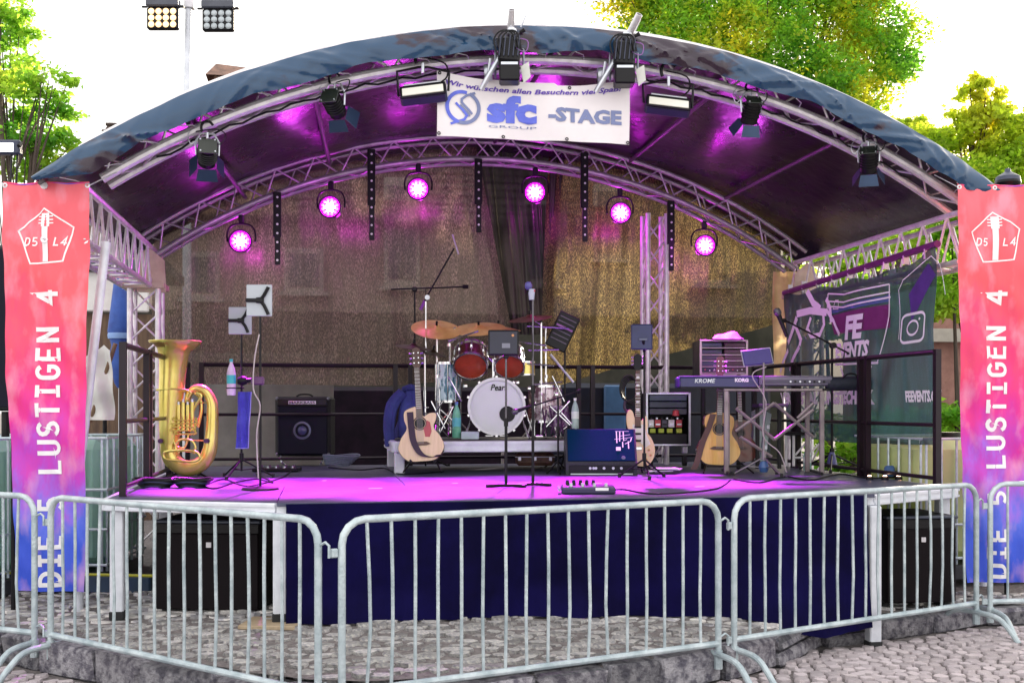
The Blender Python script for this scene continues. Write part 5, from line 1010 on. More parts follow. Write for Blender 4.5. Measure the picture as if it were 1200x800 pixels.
tom(551, 429, 20, 13.5, .21, mat('dark_red_shell', (.06,.015,.02), .2, .1, (.1,.02,.02), 12, coat=.6), redh, up=R(40))
tom(597, 430, 17.5, 12, .21, MATS['dark_red_shell'], redh, up=R(40))
dk_.part('tom_mount', MB().cyl(D(578,446,.1), D(578,420,.1), .016, None, 10), chrome); 
for x in (571, 585): dk_.part('tom_arm', MB().tube([D(578,424,.1), D(x,418,.08), D(x,428,.06)], .011, 8), chrome)
def standdrum(px, ytop, ybot, r, sh, label, n=3):
    a, b = D(px, ytop, .35), D(px, ybot, .35); p = dk_.part('floor_tom', MB().lathe([(r,0),(r,(a-b).z)], b, (0,0,1), 28), sh, label=label)
    dk_.part('drum_head', MB().lathe([(.001,.004),(r*.97,.004)], a, (0,0,1), 28), headw, parent=p)
    for q in (a, b): dk_.part('hoop', MB().lathe([(r*.98,-.012),(r*1.05,-.012),(r*1.05,.012),(r*.98,.012)], q, (0,0,1), 28), chrome, parent=p)
    for i in range(n):
        an = R(230+40*i*(1.9)); q = b+Vector((r*1.07*math.cos(an), r*1.07*math.sin(an), 0)); z0 = dk_.l(582,514).z; dk_.part('tom_leg', MB().tube([q+Vector((0,0,.12)), Vector((q.x,q.y,.02)), Vector((q.x*1.0+.02,q.y,.006))], .0075, 7), chrome, parent=p)
    for i in range(8):
        an = i*math.pi/4; q = b+Vector((r*1.02*math.cos(an), r*1.02*math.sin(an), .0)); dk_.part('lug', MB().cyl(q, q+Vector((0,0,(a-b).z)), .006, None, 6), chrome, parent=p)
standdrum(640, 452, 494, .155, spark, 'silver and pink sparkle floor tom'); standdrum(523, 424, 470, .12, marb, 'teal marbled drum')
p = dk_.part('snare_drum', MB().lathe([(.09,0),(.09,.12)], D(616,438,.25), (0,0,1), 24), brass, label='small golden snare drum')
for q in (0,.12): dk_.part('hoop', MB().lathe([(.089,-.008),(.096,-.008),(.096,.008),(.089,.008)], D(616,438,.25)+Vector((0,0,q)), (0,0,1), 24), chrome, parent=p)
def cym(px, py, r, m, tx=0., ty=0., d=.1):
    ax = Vector((math.sin(tx), -math.sin(ty), 1)).normalized(); c = D(px, py, d); rr_ = r/dk_.k
    p = dk_.part('cymbal', MB().lathe([(.012,.03),(rr_*.14,.028),(rr_*.22,.012),(rr_*.6,.002),(rr_,-.014),(rr_*.98,-.017),(rr_*.6,-.002),(rr_*.2,.006)], c, ax, 40), m, angle=60); dk_.part('wing_nut', MB().cyl(c+ax*.03, c+ax*.07, .011, None, 8), blackm, parent=p); return c
def cstand(c, basepx, d=.25, boomto=None):
    b = D(basepx, 512, d); b.z = .0; top = Vector(boomto) if boomto else c
    dk_.part('cymbal_stand', MB().tube([b+Vector((0,0,.05)), Vector((b.x,b.y,top.z*.55))], .014, 10).tube([Vector((b.x,b.y,top.z*.5)), Vector((b.x,b.y,top.z*.98))], .010, 8) if False else MB().tube([b+Vector((0,0,.05)), Vector((b.x,b.y,top.z*.55)), Vector((b.x,b.y,top.z*.551)), Vector((b.x,b.y,top.z*.99))], [.014,.014,.0095,.0095], 10), chrome)
    if boomto: dk_.part('boom_arm', MB().cyl(Vector((b.x,b.y,top.z*.99)), c, .008, None, 8), chrome)
    for k in range(3):
        a = .5+k*2.1; dk_.part('stand_leg', MB().tube([b+Vector((0,0,.26)), b+Vector((.26*math.cos(a), .2*math.sin(a), .012))], .009, 7), chrome); dk_.part('wing_screw', MB().box(b+Vector((.02,-.02,.3)), (.04,.01,.012), None, .003), chrome) if k == 0 else None
c = cym(510, 383, 30, bronze, .12, .5, .15); cstand(c, 509.5, .3)
c = cym(559, 379, 33, bronze, -.05, .34, .55); cstand(c, 524, .45, tuple(D(524,398,.45)))
c = cym(582, 376, 30, bronze, .1, .12, .8)
c = cym(622, 369, 27, mat('red_bronze', (.30,.10,.07), .3, .8, (.2,.07,.05), 9), -.12, .2, .3); cstand(c, 641, .35, tuple(D(641,380,.35)))
c = cym(485, 406, 21, dbronze, .14, .14, -.05); c2 = cym(506, 412, 17, dbronze, .2, .12, .15); cstand(c, 497, .1, tuple(D(498,410,.1)))
dk_.part('hi_hat_rod', MB().cyl(D(498,412,.1), D(498,352,.1), .006, None, 6), chrome)
for (a, b_) in (((509,393),(533,382)),((524,398),(560,386)),((620,409),(656,408)),((618,380),(668,383)),((626,450),(660,447)),((524,440),(540,470))): dk_.part('hardware_arm', MB().cyl(D(*a,.2), D(*b_,.2), .0085, None, 8), chrome)
dk_.part('rack_post', MB().cyl(D(635,512,.2), D(635,376,.2), .009, None, 8), chrome); 
for a in ((509.5,440),(524,402),(524,455),(641,408),(635,447),(641,440)): dk_.part('memory_lock', MB().cyl(D(*a,.28)-Vector((0,0,.015)), D(*a,.28)+Vector((0,0,.015)), .02, None, 10), chrome)
for x in (573,590,632): dk_.part('pedal', MB().box(D(x,511,.3 if x < 600 else .1), (.08,.22,.02), None, .006), chrome)
for (a, b_) in (((645,476),(668,498)),((668,470),(640,500)),((655,480),(678,506)),((498,500),(520,470)),((505,470),(522,502))): dk_.part('strut', MB().cyl(D(*a,.05), D(*b_,-.02), .009, None, 8), chrome)
for i in range(7): x = 636+i*5; dk_.part('dark_strut', MB().cyl(D(x,478+2*(i%3),.1), D(x+4-(i%2)*9,508,.0), .008, None, 6), mat('purple_metal', (.10,.04,.12), .3, .5))
for (a, b_) in (((600,398),(640,404)),((618,425),(650,428)),((540,400),(571,405)),((515,480),(538,500)),((530,476),(512,512)),((648,440),(662,470)),((628,470),(618,512)),((612,470),(626,512)),((655,512),(640,480)),((665,500),(648,512))): dk_.part('hardware_rod', MB().cyl(D(*a,.15), D(*b_,.1), .0075, None, 7), chrome)
for a in ((533,420),(545,452),(571,452),(592,452),(606,448),(620,455),(652,462)): dk_.part('clamp_block', MB().box(D(*a,.05), (.035,.04,.03), .4, .006), chrome)
p = dk_.part('floor_tom', MB().lathe([(.10,0),(.10,.2)], D(655,500,.25), (0,0,1), 24), mat('violet_shell', (.16,.05,.22), .25, .2, (.4,.3,.42), 24, contrast=(.45,.55), coat=.5), label='small violet speckled drum'); dk_.part('drum_head', MB().lathe([(.001,.204),(.098,.204)], D(655,500,.25), (0,0,1), 24), headw, parent=p)
# boom mic into the bass drum and its stand
zz = 10.0; t = Seen('boom_microphone', 'black boom microphone pointing into the bass drum hole', 'microphone', 660, 514, zz-.3); t.part('boom', MB().cyl(t.l(607,481), t.l(676,459), .007, None, 8), blackm); mic(t, t.l(607,481), t.l(600,483.5)-t.l(607,481)); t.part('counterweight', MB().cyl(t.l(676,459), t.l(680,457.7), .018, None, 10), blackm); t.part('pole', MB().cyl(t.l(654,554), t.l(654,467), .009, None, 8), blackm)
for x in (640, 656, 668): t.part('leg', MB().cyl(t.l(654,540), t.l(x,556,-.1 if x == 656 else .05), .008, None, 6), blackm)
# overhead boom stand behind the kit
t = Seen('overhead_stand', 'tall black overhead stand with slanting boom and crossbar left of the drum kit', 'microphone stand', 486, 548, 10.9)
tripod(t, (548-338)/t.k, .35); t.part('crossbar', MB().cyl(t.l(458,339), t.l(546,336), .008, None, 8), blackm); t.part('crossbar_end', MB().cyl(t.l(542,336), t.l(549,336), .02, None, 10), blackm)
t.part('upright', MB().cyl(t.l(500,380,-.1), t.l(500,338,-.1), .006, None, 6), blackm)
t.part('boom', MB().cyl(t.l(494,362,-.12), t.l(533,293,-.12), .009, None, 8), blackm); t.part('boom_tip', MB().cyl(t.l(531,277,-.12), t.l(538,300,-.12), .008, None, 8), silver); t.part('purple_grip', MB().cyl(t.l(494,364,-.12), t.l(499,354,-.12), .016, None, 8), mat('purple_plastic', (.25,.05,.35), .4)); t.part('t_joint', MB().box(t.l(486,339), (.05,.05,.05), None, .01), blackm); t.part('boom_clutch', MB().lathe([(.001,-.02),(.025,-.02),(.025,.02),(.001,.02)], t.l(502,350,-.12), (0,1,0), 12), silver)
# percussion plate / dark slatted panel right of the kit
t = Seen('sample_pad', 'tilted dark slatted pad on a stand right of the drum kit', 'percussion pad', 662, 552, 10.6); tripod(t, (552-400)/t.k, .3, col=blackm)
rot = Matrix.Rotation(.45, 3, 'Y'); c = t.l(659,389,-.05); t.part('panel', MB().box(c, (.21,.04,.36), rot, .01), black)
for i in range(6): t.part('slat', MB().box(c+rot @ Vector((0,-.03,.13-i*.045)), (.17,.012,.012 if i != 2 else .02), rot, .003), mat('slat_grey', (.13,.11,.15), .4) if i != 2 else mat('slat_violet', (.35,.12,.42), .4))
t.part('arm', MB().cyl(t.l(662,402), t.l(659,392), .01, None, 8), blackm); t.part('lower_arm', MB().cyl(t.l(645,415), t.l(672,448), .012, None, 8), silver)
# thin unlit stage light column behind the kit
t = Seen('white_light_column', 'pair of slim white upright posts behind the drum cymbals', 'post', 586, 520, 11.6); t.o.location.z = .3; b0 = P(586,520,11.6).z-.3
t.part('pipe', MB().cyl(t.l(589,520)+Vector((0,0,b0-.6)), t.l(589,334)+Vector((0,0,b0)), .016, None, 8), mat('post_white', (.7,.68,.6), .4)); t.part('panel', MB().box((t.l(584.5,350)+Vector((0,0,b0))), (.05,.05,.4), None, .008), mat('post_grey', (.16,.18,.26), .4))
# things on and under the riser
bottle('green tinted plastic bottle standing on the riser left of the bass drum', 535, 513, 10.0, .33, .04, greenb, bcap, mat('label_teal', (.1,.45,.5), .5))
bottle('clear glass bottle standing at the right end of the drum riser', 674, 502, 10.0, .28, .034, clearb, white, mat('label_pale', (.75,.8,.78), .5))
o = obj('paper_pad', MB().box((0,0,0), (.16,.12,.07), None, .006), mat('pale_box', (.5,.58,.66), .6), loc=P(551, 510, 9.98), rot=(0,0,-YAW)); tag(o, 'small pale box lying on the riser between green bottle and bass drum', 'box')
t = Seen('instrument_case', 'brown patterned case lying under the drum riser', 'case', 627, 546, 10.25); t.part('body', MB().box(t.l(627,537.5,.1), (46/t.k,.25,16/t.k), None, .03), mat('case_brown', (.17,.08,.055), .6, 0, (.08,.035,.03), 16)); t.part('lid_seam', MB().box(t.l(627,535,-.03), (47/t.k,.012,.008)), MATS['corner_metal']); 
for x in (609,627,645): t.part('latch', MB().box(t.l(x,537,-.035), (.03,.012,.04), None, .004), silver)
jk = mat('denim_blue', (.04,.05,.24), .85, 0, (.02,.025,.14), 5, .5, 60)
t = Seen('jacket', 'blue denim jacket slumped over the riser behind the left acoustic guitar', 'jacket', 476, 512, 10.3)
def jf(u_, v_):
    a = 2*math.pi*u_; rr_ = (.13+.03*math.sin(3*a+v_*4))*(1-.55*v_**2); return Vector((rr_*math.cos(a)*.9+.06*v_, rr_*math.sin(a)*.8, v_*.46+.01*math.sin(a*5)))
t.part('body', MB().grid(jf, 36, 20), jk, angle=80); t.part('sleeve', MB().tube(crv([(-.03,-.05,.42),(-.12,-.09,.3),(-.15,-.1,.12),(-.14,-.12,-.08)], 4), lerpl([.05,.06,.055,.045], 13), 10), jk); t.part('collar', MB().tube(crv([(-.02,0,.45),(.05,-.05,.47),(.11,0,.45)], 4), .03, 8), jk)
# ------------------------------------------------ guitars
def outline(w1, w2, ww, L_, cut=False, n=10):
    # half widths: lower bout w1, waist ww, upper bout w2 ; L_ body length
    right = crv([(0,0,0),(w1*.62,.012,0),(w1,L_*.22,0),(w1*.88,L_*.42,0),(ww,L_*.60,0),(w2*.95,L_*.78,0),(w2*.86,L_*.93,0),(.035,L_,0)], n)
    left = [Vector((-p.x, p.y, 0)) for p in right[::-1]]
    if cut: right = crv([(0,0,0),(w1*.62,.012,0),(w1,L_*.22,0),(w1*.88,L_*.42,0),(ww,L_*.60,0),(w2*.98,L_*.74,0),(w2*1.0,L_*.85,0),(w2*.62,L_*.86,0),(.04,L_*.80,0)], n)
    out = [(p.x, p.y) for p in right]+[(p.x, p.y) for p in left]
    q = []; 
    for p in out:
        if not q or (abs(p[0]-q[-1][0])+abs(p[1]-q[-1][1])) > 1e-3: q.append(p)
    if abs(q[0][0]-q[-1][0])+abs(q[0][1]-q[-1][1]) < 1e-3: q.pop()
    return q
spruce = mat('spruce_top', (.72,.53,.33), .3, 0, (.64,.46,.28), 10, stretch=(6,1,.4), coat=.3); amberw = mat('amber_top', (.78,.47,.12), .3, 0, (.68,.36,.08), 8, stretch=(6,1,.4), coat=.3); rose = mat('rosewood', (.07,.035,.025), .4, 0, (.11,.05,.035), 14, stretch=(5,1,1)); darkside = mat('guitar_side', (.05,.02,.015), .25, 0, (.08,.03,.02), 6, coat=.4); fretm = mat('fret_silver', (.6,.6,.6), .3, .8)
def guitar(label, px, py, zc, lean, top, side_, scale=1., cut=False, pick=None, strap=None, head=rose, rz=0., tilt=.0, w=(.2,.145,.12)):
    t = Seen('acoustic_guitar', label, 'guitar', px, py, zc, None, rz); M = Matrix.Rotation(lean, 3, 'Y') @ Matrix.Rotation(-tilt, 3, 'X')
    def g(x, y, d): return M @ Vector((x*scale, -d*scale, y*scale))
    ol = outline(w[0], w[1], w[2], .49, cut)
    bd_ = t.part('body', MB().prism(ol, lambda u_, v_, q: g(u_, v_, -.05+q), .085), side_, angle=50)
    t.part('soundboard', MB().prism([(x*.985, .245+(y-.245)*.985) for x, y in ol], lambda u_, v_, q: g(u_, v_, .035+q), .004), top, parent=bd_, angle=50)
    t.part('sound_hole', MB().lathe([(.001,.041),(.047,.041)], g(0,.335,0), M @ Vector((0,-1,0)), 24), black, parent=bd_) if scale == 1 else t.part('sound_hole', MB().lathe([(.001,.041*scale),(.047*scale,.041*scale)], g(0,.335,0), M @ Vector((0,-1,0)), 24), black, parent=bd_)
    t.part('rosette', MB().lathe([(.050*scale,.0405*scale),(.062*scale,.0412*scale)], g(0,.335,0), M @ Vector((0,-1,0)), 24), rose, parent=bd_)
    t.part('bridge', MB().prism([(-.085,.15),(-.05,.14),(.05,.14),(.085,.15),(.05,.172),(-.05,.172)], lambda u_, v_, q: g(u_, v_, .039+q), .008), rose, parent=bd_)
    if pick: t.part('pickguard', MB().prism([(.03,.29),(.055,.31),(.062,.36),(.09,.34),(.1,.26),(.08,.21),(.04,.215)], lambda u_, v_, q: g(u_, v_, .0395+q), .002), pick, parent=bd_)
    nk = t.part('neck', MB().prism([(-.028,.38),(.028,.38),(.022,.83),(-.022,.83)], lambda u_, v_, q: g(u_, v_, .02+q), .028), rose)
    for i in range(14): yy = .83-.647*(1-2**(-(i+1)/12)); t.part('fret', MB().box(g(0,yy,.0495), (.046*scale,.004,.0035), M), fretm, parent=nk)
    hd_ = t.part('headstock', MB().prism([(-.022,.83),(.022,.83),(.037,.86),(.034,1.0),(.012,1.015),(-.012,1.015),(-.034,1.0),(-.037,.86)], lambda u_, v_, q: g(u_, v_, .016+q), .018), head)
    for s_ in (-1,1):
        for k in range(3): yy = .875+k*.045; t.part('tuning_peg', MB().cyl(g(s_*.035,yy,.025), g(s_*.062,yy,.025), .0045*scale, .010*scale, 8), chrome, parent=hd_); t.part('string_post', MB().cyl(g(s_*.02,yy,.034), g(s_*.02,yy,.046), .006*scale, None, 8), chrome, parent=hd_)
    for k in range(6): x = (k-2.5)*.0085; t.part('string', MB().tube([g(x*1.15,.155,.05), g(x*.8,.83,.051)], .0011*scale, 4), fretm)
    if strap:
        pts, m_s = strap; c_ = crv([g(*q) for q in pts], 6); wd_ = .028*scale; mb = MB(); side_v = M @ Vector((1,0,0))
        mb.add([p-side_v*wd_ for p in c_]+[p+side_v*wd_ for p in c_]+[p-side_v*wd_+M @ Vector((0,.004,0)) for p in c_]+[p+side_v*wd_+M @ Vector((0,.004,0)) for p in c_], [(i, i+1, len(c_)+i+1, len(c_)+i) for i in range(len(c_)-1)]+[(2*len(c_)+i, 3*len(c_)+i, 3*len(c_)+i+1, 2*len(c_)+i+1) for i in range(len(c_)-1)])
        t.part('strap', mb, m_s, angle=60)
    return t, g
dst = mat('dark_strap', (.035,.012,.04), .6)
t, g = guitar('pale cutaway acoustic guitar with red pickguard leaning in front of the drum riser', 495, 541, 9.55, -.07, spruce, darkside, 1., True, mat('red_guard', (.42,.05,.07), .35), ([(-.08,.44,.05),(-.075,.3,.055),(-.06,.17,.055),(.0,.06,.06),(.1,.03,.055),(.16,.05,.04)], dst), tilt=.16)
zz = 9.5
t = Seen('guitar_stand', 'low black guitar stand under the pale acoustic guitar', 'instrument stand', 495, 552, zz)
for a, b in ((482,474),(510,518)): t.part('leg', MB().tube([t.l(495,520,.16), t.l(a,540,.1), t.l(b,552,-.1)], .008, 7), blackm); t.part('cradle', MB().tube([t.l(a,540,.08), t.l(a,541,-.08), t.l(a,538,-.09)], .009, 7), rubber)
t.part('rear_leg', MB().tube([t.l(495,500,.2), t.l(495,548,.36)], .008, 7), blackm); t.part('crossbar', MB().cyl(t.l(482,541,.05), t.l(510,541,.05), .008, None, 7), blackm)
t, g = guitar('amber acoustic guitar leaning under the keyboards with its strap hanging down', 841, 545, 9.9, .04, amberw, darkside, .98, False, None, ([(-.06,.47,.05),(-.10,.34,.06),(-.155,.2,.06),(-.2,.02,.05),(-.23,-.05,.04)], mat('leather_strap', (.12,.06,.05), .6)), tilt=.1)
t, g = guitar('red brown guitar standing behind the amber acoustic guitar', 868, 541, 10.15, -.02, mat('mahogany_top', (.20,.05,.03), .3, 0, (.12,.03,.02), 8, coat=.3), darkside, .8, False, None, None, tilt=.05)
t = Seen('guitar_stand', 'low black double guitar stand under the keyboard table', 'instrument stand', 852, 553, 9.8)
for a, b in ((830,822),(850,850),(872,880)): t.part('leg', MB().tube([t.l(852,528,.2), t.l(a,544,.1), t.l(b,553,-.1)], .008, 7), blackm)
t.part('crossbar', MB().cyl(t.l(828,546,0), t.l(874,546,0), .009, None, 7), blackm); t.part('rear_leg', MB().tube([t.l(852,500,.25), t.l(852,548,.4)], .008, 7), blackm)
# electric guitar
t = Seen('electric_guitar', 'cream electric guitar standing upright beside the stage monitor', 'electric guitar', 748, 546, 9.85); cr_ = mat('cream_body', (.78,.58,.36), .25, 0, (.7,.48,.27), 4, coat=.5); K_ = t.k
ol = [(735,500),(734,487),(737,480),(741,482),(745,492),(752,492),(757,487),(759,497),(758,506),(763,513),(767,524),(766,535),(760,544),(750,546),(741,541),(737,531),(737,518),(740,508)]
bd_ = t.part('body', MB().prism([(x, y) for x, y in [(p.x, p.y) for p in crv([(a, b, 0) for a, b in ol], 4, True)]], lambda u_, v_, q: t.l(u_, v_, -.02+q), .045), cr_, angle=50)
t.part('pickguard', MB().prism([(741,497),(755,497),(757,508),(762,520),(756,524),(747,515),(741,510)], lambda u_, v_, q: t.l(u_, v_, -.0235+q*1.), .003), mat('guard_white', (.8,.76,.68), .4), parent=bd_)
for y in (500,508,516): t.part('pickup', MB().box(t.l(747,y,-.028), (.06,.01,.018), None, .003), black, parent=bd_)
t.part('bridge', MB().box(t.l(747.5,525,-.026), (.07,.008,.03), None, .003), chrome, parent=bd_)
for x, y in ((760,527),(762,533),(757,538)): t.part('knob', MB().cyl(t.l(x,y,-.022), t.l(x,y,-.036), .010, None, 10), mat('knob_amber', (.55,.25,.08), .4), parent=bd_)
nk = t.part('neck', MB().prism([(743.6,499),(750.4,499),(749.2,434),(744.8,434)], lambda u_, v_, q: t.l(u_, v_, -.035+q), .02), rose)
for i in range(16): y = 434+ (499-434)*(1-2**(-(i+1)/12))*1.35; t.part('fret', MB().box(t.l(747,min(y,497),-.037), (.045,.003,.0035)), fretm, parent=nk)
for i in range(5): t.part('inlay', MB().box(t.l(747,442+i*9.5,-.0365), (.028,.002,.02)), mat('pearl', (.75,.75,.7), .3), parent=nk)
hd_ = t.part('headstock', MB().prism([(744.8,434),(749.2,434),(752,429),(751.5,417),(747,414),(742.5,417),(742,429)], lambda u_, v_, q: t.l(u_, v_, -.03+q), .016), black)
for s_ in (-1,1):
    for k in range(3): t.part('tuning_peg', MB().cyl(t.l(747+s_*4,419+k*4,-.02), t.l(747+s_*7.5,419+k*4,-.02), .005, .011, 8), chrome, parent=hd_)
t.part('strap', MB().tube(crv([t.l(736,484,.0), t.l(732,478,.02), t.l(733,470,.03)], 4), .012, 6), dst)
t = Seen('guitar_stand', 'black stand holding the cream electric guitar', 'instrument stand', 748, 553, 9.95)
for b in (738, 752, 766): t.part('leg', MB().tube([t.l(748,535,.06), t.l(b,553,-.05)], .008, 7), blackm)
t.part('cradle', MB().cyl(t.l(738,547,-.04), t.l(760,547,-.04), .010, None, 7), rubber)
t = Seen('black_cable_coil', 'black cable coil hanging behind the neck of the electric guitar', 'cable coil', 737, 455, 10.1)
for i in range(5): t.part('loop', MB().tube([(.08*math.cos(R(a))+.01*i, .02*i, .12*math.sin(R(a))-.008*i) for a in range(0,360,20)], .011, 5, True), black)
# music stand with dark tablet behind the electric guitar
zz = zfl(560); t = Seen('music_stand', 'slim stand with square dark blue tablet above the electric guitar', 'music stand', 755, 560, zz); tripod(t, (560-400)/t.k, .22, rot=.6)
t.part('panel', MB().box(t.l(751.5,395,-.03), (25/t.k,.02,30/t.k), None, .012), mat('tablet_navy', (.02,.025,.10), .35)); t.part('clip', MB().cyl(t.l(753,399,-.045), t.l(755,412,-.0), .013, None, 8), blackm); t.part('bracket', MB().box(t.l(753,398,-.045), (.07,.012,.02), None, .003), MATS['ring_grey'])
# ------------------------------------------------ wedge monitor with scribbled letters
zz = zfl(557); t = Seen('floor_monitor', 'blue black wedge floor monitor with white scribbled lettering standing centre right', 'monitor speaker', 705, 557, zz, None)
prof = [(-.0,.0),(.36,.0),(.40,.34),(.16,.40),(-.005,.11)]
t.part('cabinet', MB().prism(prof, lambda u_, v_, q: Vector((-.31+q, u_, v_)), .62), mat('monitor_black', (.007,.008,.012), .5, 0, (.03,.03,.04), 120, .2, 200), angle=30)
a, b = Vector((0,-.004,.115)), Vector((0,.158,.403)); dn = (b-a).normalized(); nn = Vector((0,-dn.z,dn.y))
def MG(x, v_, d=0.): return a+Vector((x,0,0))+(b-a)*v_+nn*d
t.part('grille', MB().box(MG(0,.5,.006), (.585,.012,(b-a).length*.94), Matrix((Vector((1,0,0)), -nn, dn)).transposed(), .004), mat('grille_blue', (.001,.026,.075), .8, 0, (.001,.018,.055), 200, .3, 300, spec=.05))
mb = MB()
for pts in ([(.13,.9),(.25,.9)],[(.14,.9),(.14,.55)],[(.17,.9),(.165,.6)],[(.2,.9),(.2,.62),(.23,.66)],[(.12,.66),(.28,.72)],[(.21,.52),(.26,.6),(.27,.7)],[(.19,.58),(.19,.42)],[(.24,.6),(.24,.38)],[(.16,.75),(.26,.8)]):
    m1 = MB(); ribbon(m1, pts, .009, lambda x, y: MG(x, y, .0135+.0003*len(mb.v))); t.part('scribble', m1, white, angle=0); mb.v.append(0)
t.part('sticker', MB().box(MG(.15,.38,.0135), (.04,.002,.035), Matrix((Vector((1,0,0)), -nn, dn)).transposed()), white)
t.part('badge', MB().lathe([(.001,.002),(.018,.001)], MG(.19,.12,.0125), nn, 12), MATS['ring_grey'])
t.part('rear_slot', MB().box((0,-.004,.055), (.56,.012,.07), None, .004), black)
for x in (-.1,-.07,-.05,.02,.1,.17): t.part('connector', MB().cyl((x,-.012,.065),(x,-.018,.065), .012, None, 10), silver)
t.part('foot_rail', MB().cyl((-.27,-.01,.012),(.27,-.01,.012), .008, None, 8), silver)
# pedal board at the very front
zz = zfl(579); t = Seen('pedal_board', 'small dark effects pedal board at the front edge of the stage', 'effects pedal', 690, 579, zz-.0); t.part('case', MB().box((0,.08,.03), (.37,.17,.05), Matrix.Rotation(.07,3,'X'), .012), mat('pedal_case', (.05,.04,.10), .4)); 
for i in range(4): t.part('foot_switch', MB().cyl((-.12+i*.08,.03,.05),(-.12+i*.08,.03,.075), .012, None, 10), silver)
t.part('display', MB().box((.09,-.005,.035), (.09,.006,.02), None, .002), white)
for i in range(5): t.part('knob', MB().cyl((-.14+i*.045,.12,.06),(-.14+i*.045,.12,.09), .014, .011, 10), black)
t.part('handle', MB().cyl((-.2,.0,.03),(-.2,.16,.04), .01, None, 7), silver)
# ------------------------------------------------ flight case racks
def rackframe(t, x0, x1, y0, y1, depth, edge=silver):
    cx, cy = (x0+x1)/2, (y0+y1)/2; W_, H_ = (x1-x0)/t.k, (y1-y0)/t.k
    t.part('back_panel', MB().box(t.l(cx,cy,depth), (W_,.02,H_)), black); 
    for s_ in (-1,1): t.part('side_panel', MB().box(t.l(cx,cy,depth/2)+Vector((s_*(W_/2-.012),0,0)), (.02,depth,H_-.005)), black); t.part('side_edge', MB().box(t.l(cx,cy,-.006)+Vector((s_*(W_/2-.008),0,0)), (.022,.022,H_), None, .003), edge); t.part('cross_panel', MB().box(t.l(cx,cy,depth/2)+Vector((0,0,s_*(H_/2-.012))), (W_-.04,depth,.02)), black); t.part('cross_edge', MB().box(t.l(cx,cy,-.004)+Vector((0,0,s_*(H_/2-.008))), (W_-.03,.02,.02), None, .003), edge)
t = Seen('flight_case_rack', 'open flight case rack with red, white and lime strips standing behind the electric guitar', 'rack', 783, 547, 10.6); rackframe(t, 757, 809, 460, 522, .45)
for i, y in enumerate((466, 474, 482)): t.part('rack_unit', MB().box(t.l(783,y,.03), (44/t.k,.05,7/t.k), None, .004), mat(f'unit_dark{i}', ((.03,.05,.09),(.02,.03,.06),(.035,.035,.06))[i], .35))
for i, (x, c_) in enumerate(((763,(.8,.78,.75)),(771,(.55,.05,.06)),(779,(.05,.05,.07)),(787,(.8,.78,.75)),(796,(.55,.05,.06)))): t.part('channel_strip', MB().box(t.l(x,496,.02), (7/t.k,.03,9/t.k), None, .003), mat('strip%d' % (i % 3 if i < 3 else i-3), c_, .4)); t.part('channel_slot', MB().box(t.l(x,497,.0), (5/t.k,.012,1.6/t.k)), silver if i != 2 else black)
for i, x in enumerate((765,775,785,796)): t.part('lime_tag', MB().box(t.l(x,504.5,.015), (6.5/t.k,.03,5/t.k), None, .003), mat('lime', (.48,.62,.05), .5))
for i in range(7): t.part('cable_plug', MB().cyl(t.l(763+i*6,490,-.0), t.l(763+i*6,490,-.05), .009, None, 8), silver if i % 2 else black)
t.part('red_object', MB().lathe([(.001,.06),(.03,.05),(.035,0),(.001,0)], t.l(792,487,-.0), (0,0,1), 12), mat('strip1', (.5,.05,.05), .4)); t.part('drawer', MB().box(t.l(783,514,.02), (44/t.k,.05,12/t.k), None, .004), black)
for x in (763, 803): lg = t.part('castor_fork', MB().box(t.l(x,527,.05), (.05,.06,.07), None, .006), silver); t.part('wheel', MB().cyl(t.l(x,540,.05)+Vector((-.02,0,0)), t.l(x,540,.05)+Vector((.02,0,0)), .05, None, 16), rubber, parent=lg)
t = Seen('upper_rack', 'open slotted rack case with silver edges standing behind the keyboard', 'rack', 846, 452, 10.4); rackframe(t, 820, 876, 398, 440, .4, mat('rack_edge', (.42,.34,.36), .35, .6))
for i, y in enumerate((404,412,419,426,433)): t.part('rack_unit', MB().box(t.l(834,y,.02), (24/t.k,.05,4.6/t.k), None, .003), MATS['unit_dark%d' % (i % 3)]); t.part('rack_unit', MB().box(t.l(861,y,.02), (24/t.k,.05,4.6/t.k), None, .003), mat('unit_wine', (.06,.02,.035), .4)); t.part('shelf_rail', MB().box(t.l(847,y+3.6,-.005), (52/t.k,.012,.008)), MATS['rack_edge'])
for i in range(9): t.part('indicator', MB().cyl(t.l(826+i*5.4,433+(i%2),-.012), t.l(826+i*5.4,433+(i%2),-.018), .006, None, 7), white if i % 3 else mat('strip1', (0,0,0)))
for x in (826, 868): t.part('leg', MB().box(t.l(x,500,.1), (.04,.04,115/t.k), None, .004), blackm)
t = Seen('crumpled_cloth', 'crumpled pale cloth lying on top of the upper rack case', 'cloth', 850, 398, 10.3)
def cf_(u_, v_): return Vector(((u_-.5)*.30+.04*v_, (v_-.5)*.25, .07*math.sin(math.pi*u_)*math.sin(math.pi*v_)*(1+.4*math.sin(9*u_+3*v_))+.012*math.sin(13*u_)*math.sin(9*v_)+.004))
t.part('cloth', MB().grid(cf_, 24, 16), mat('pale_cloth', (.55,.52,.45), .8, 0, (.4,.38,.33), 10, .4, 40), angle=80)
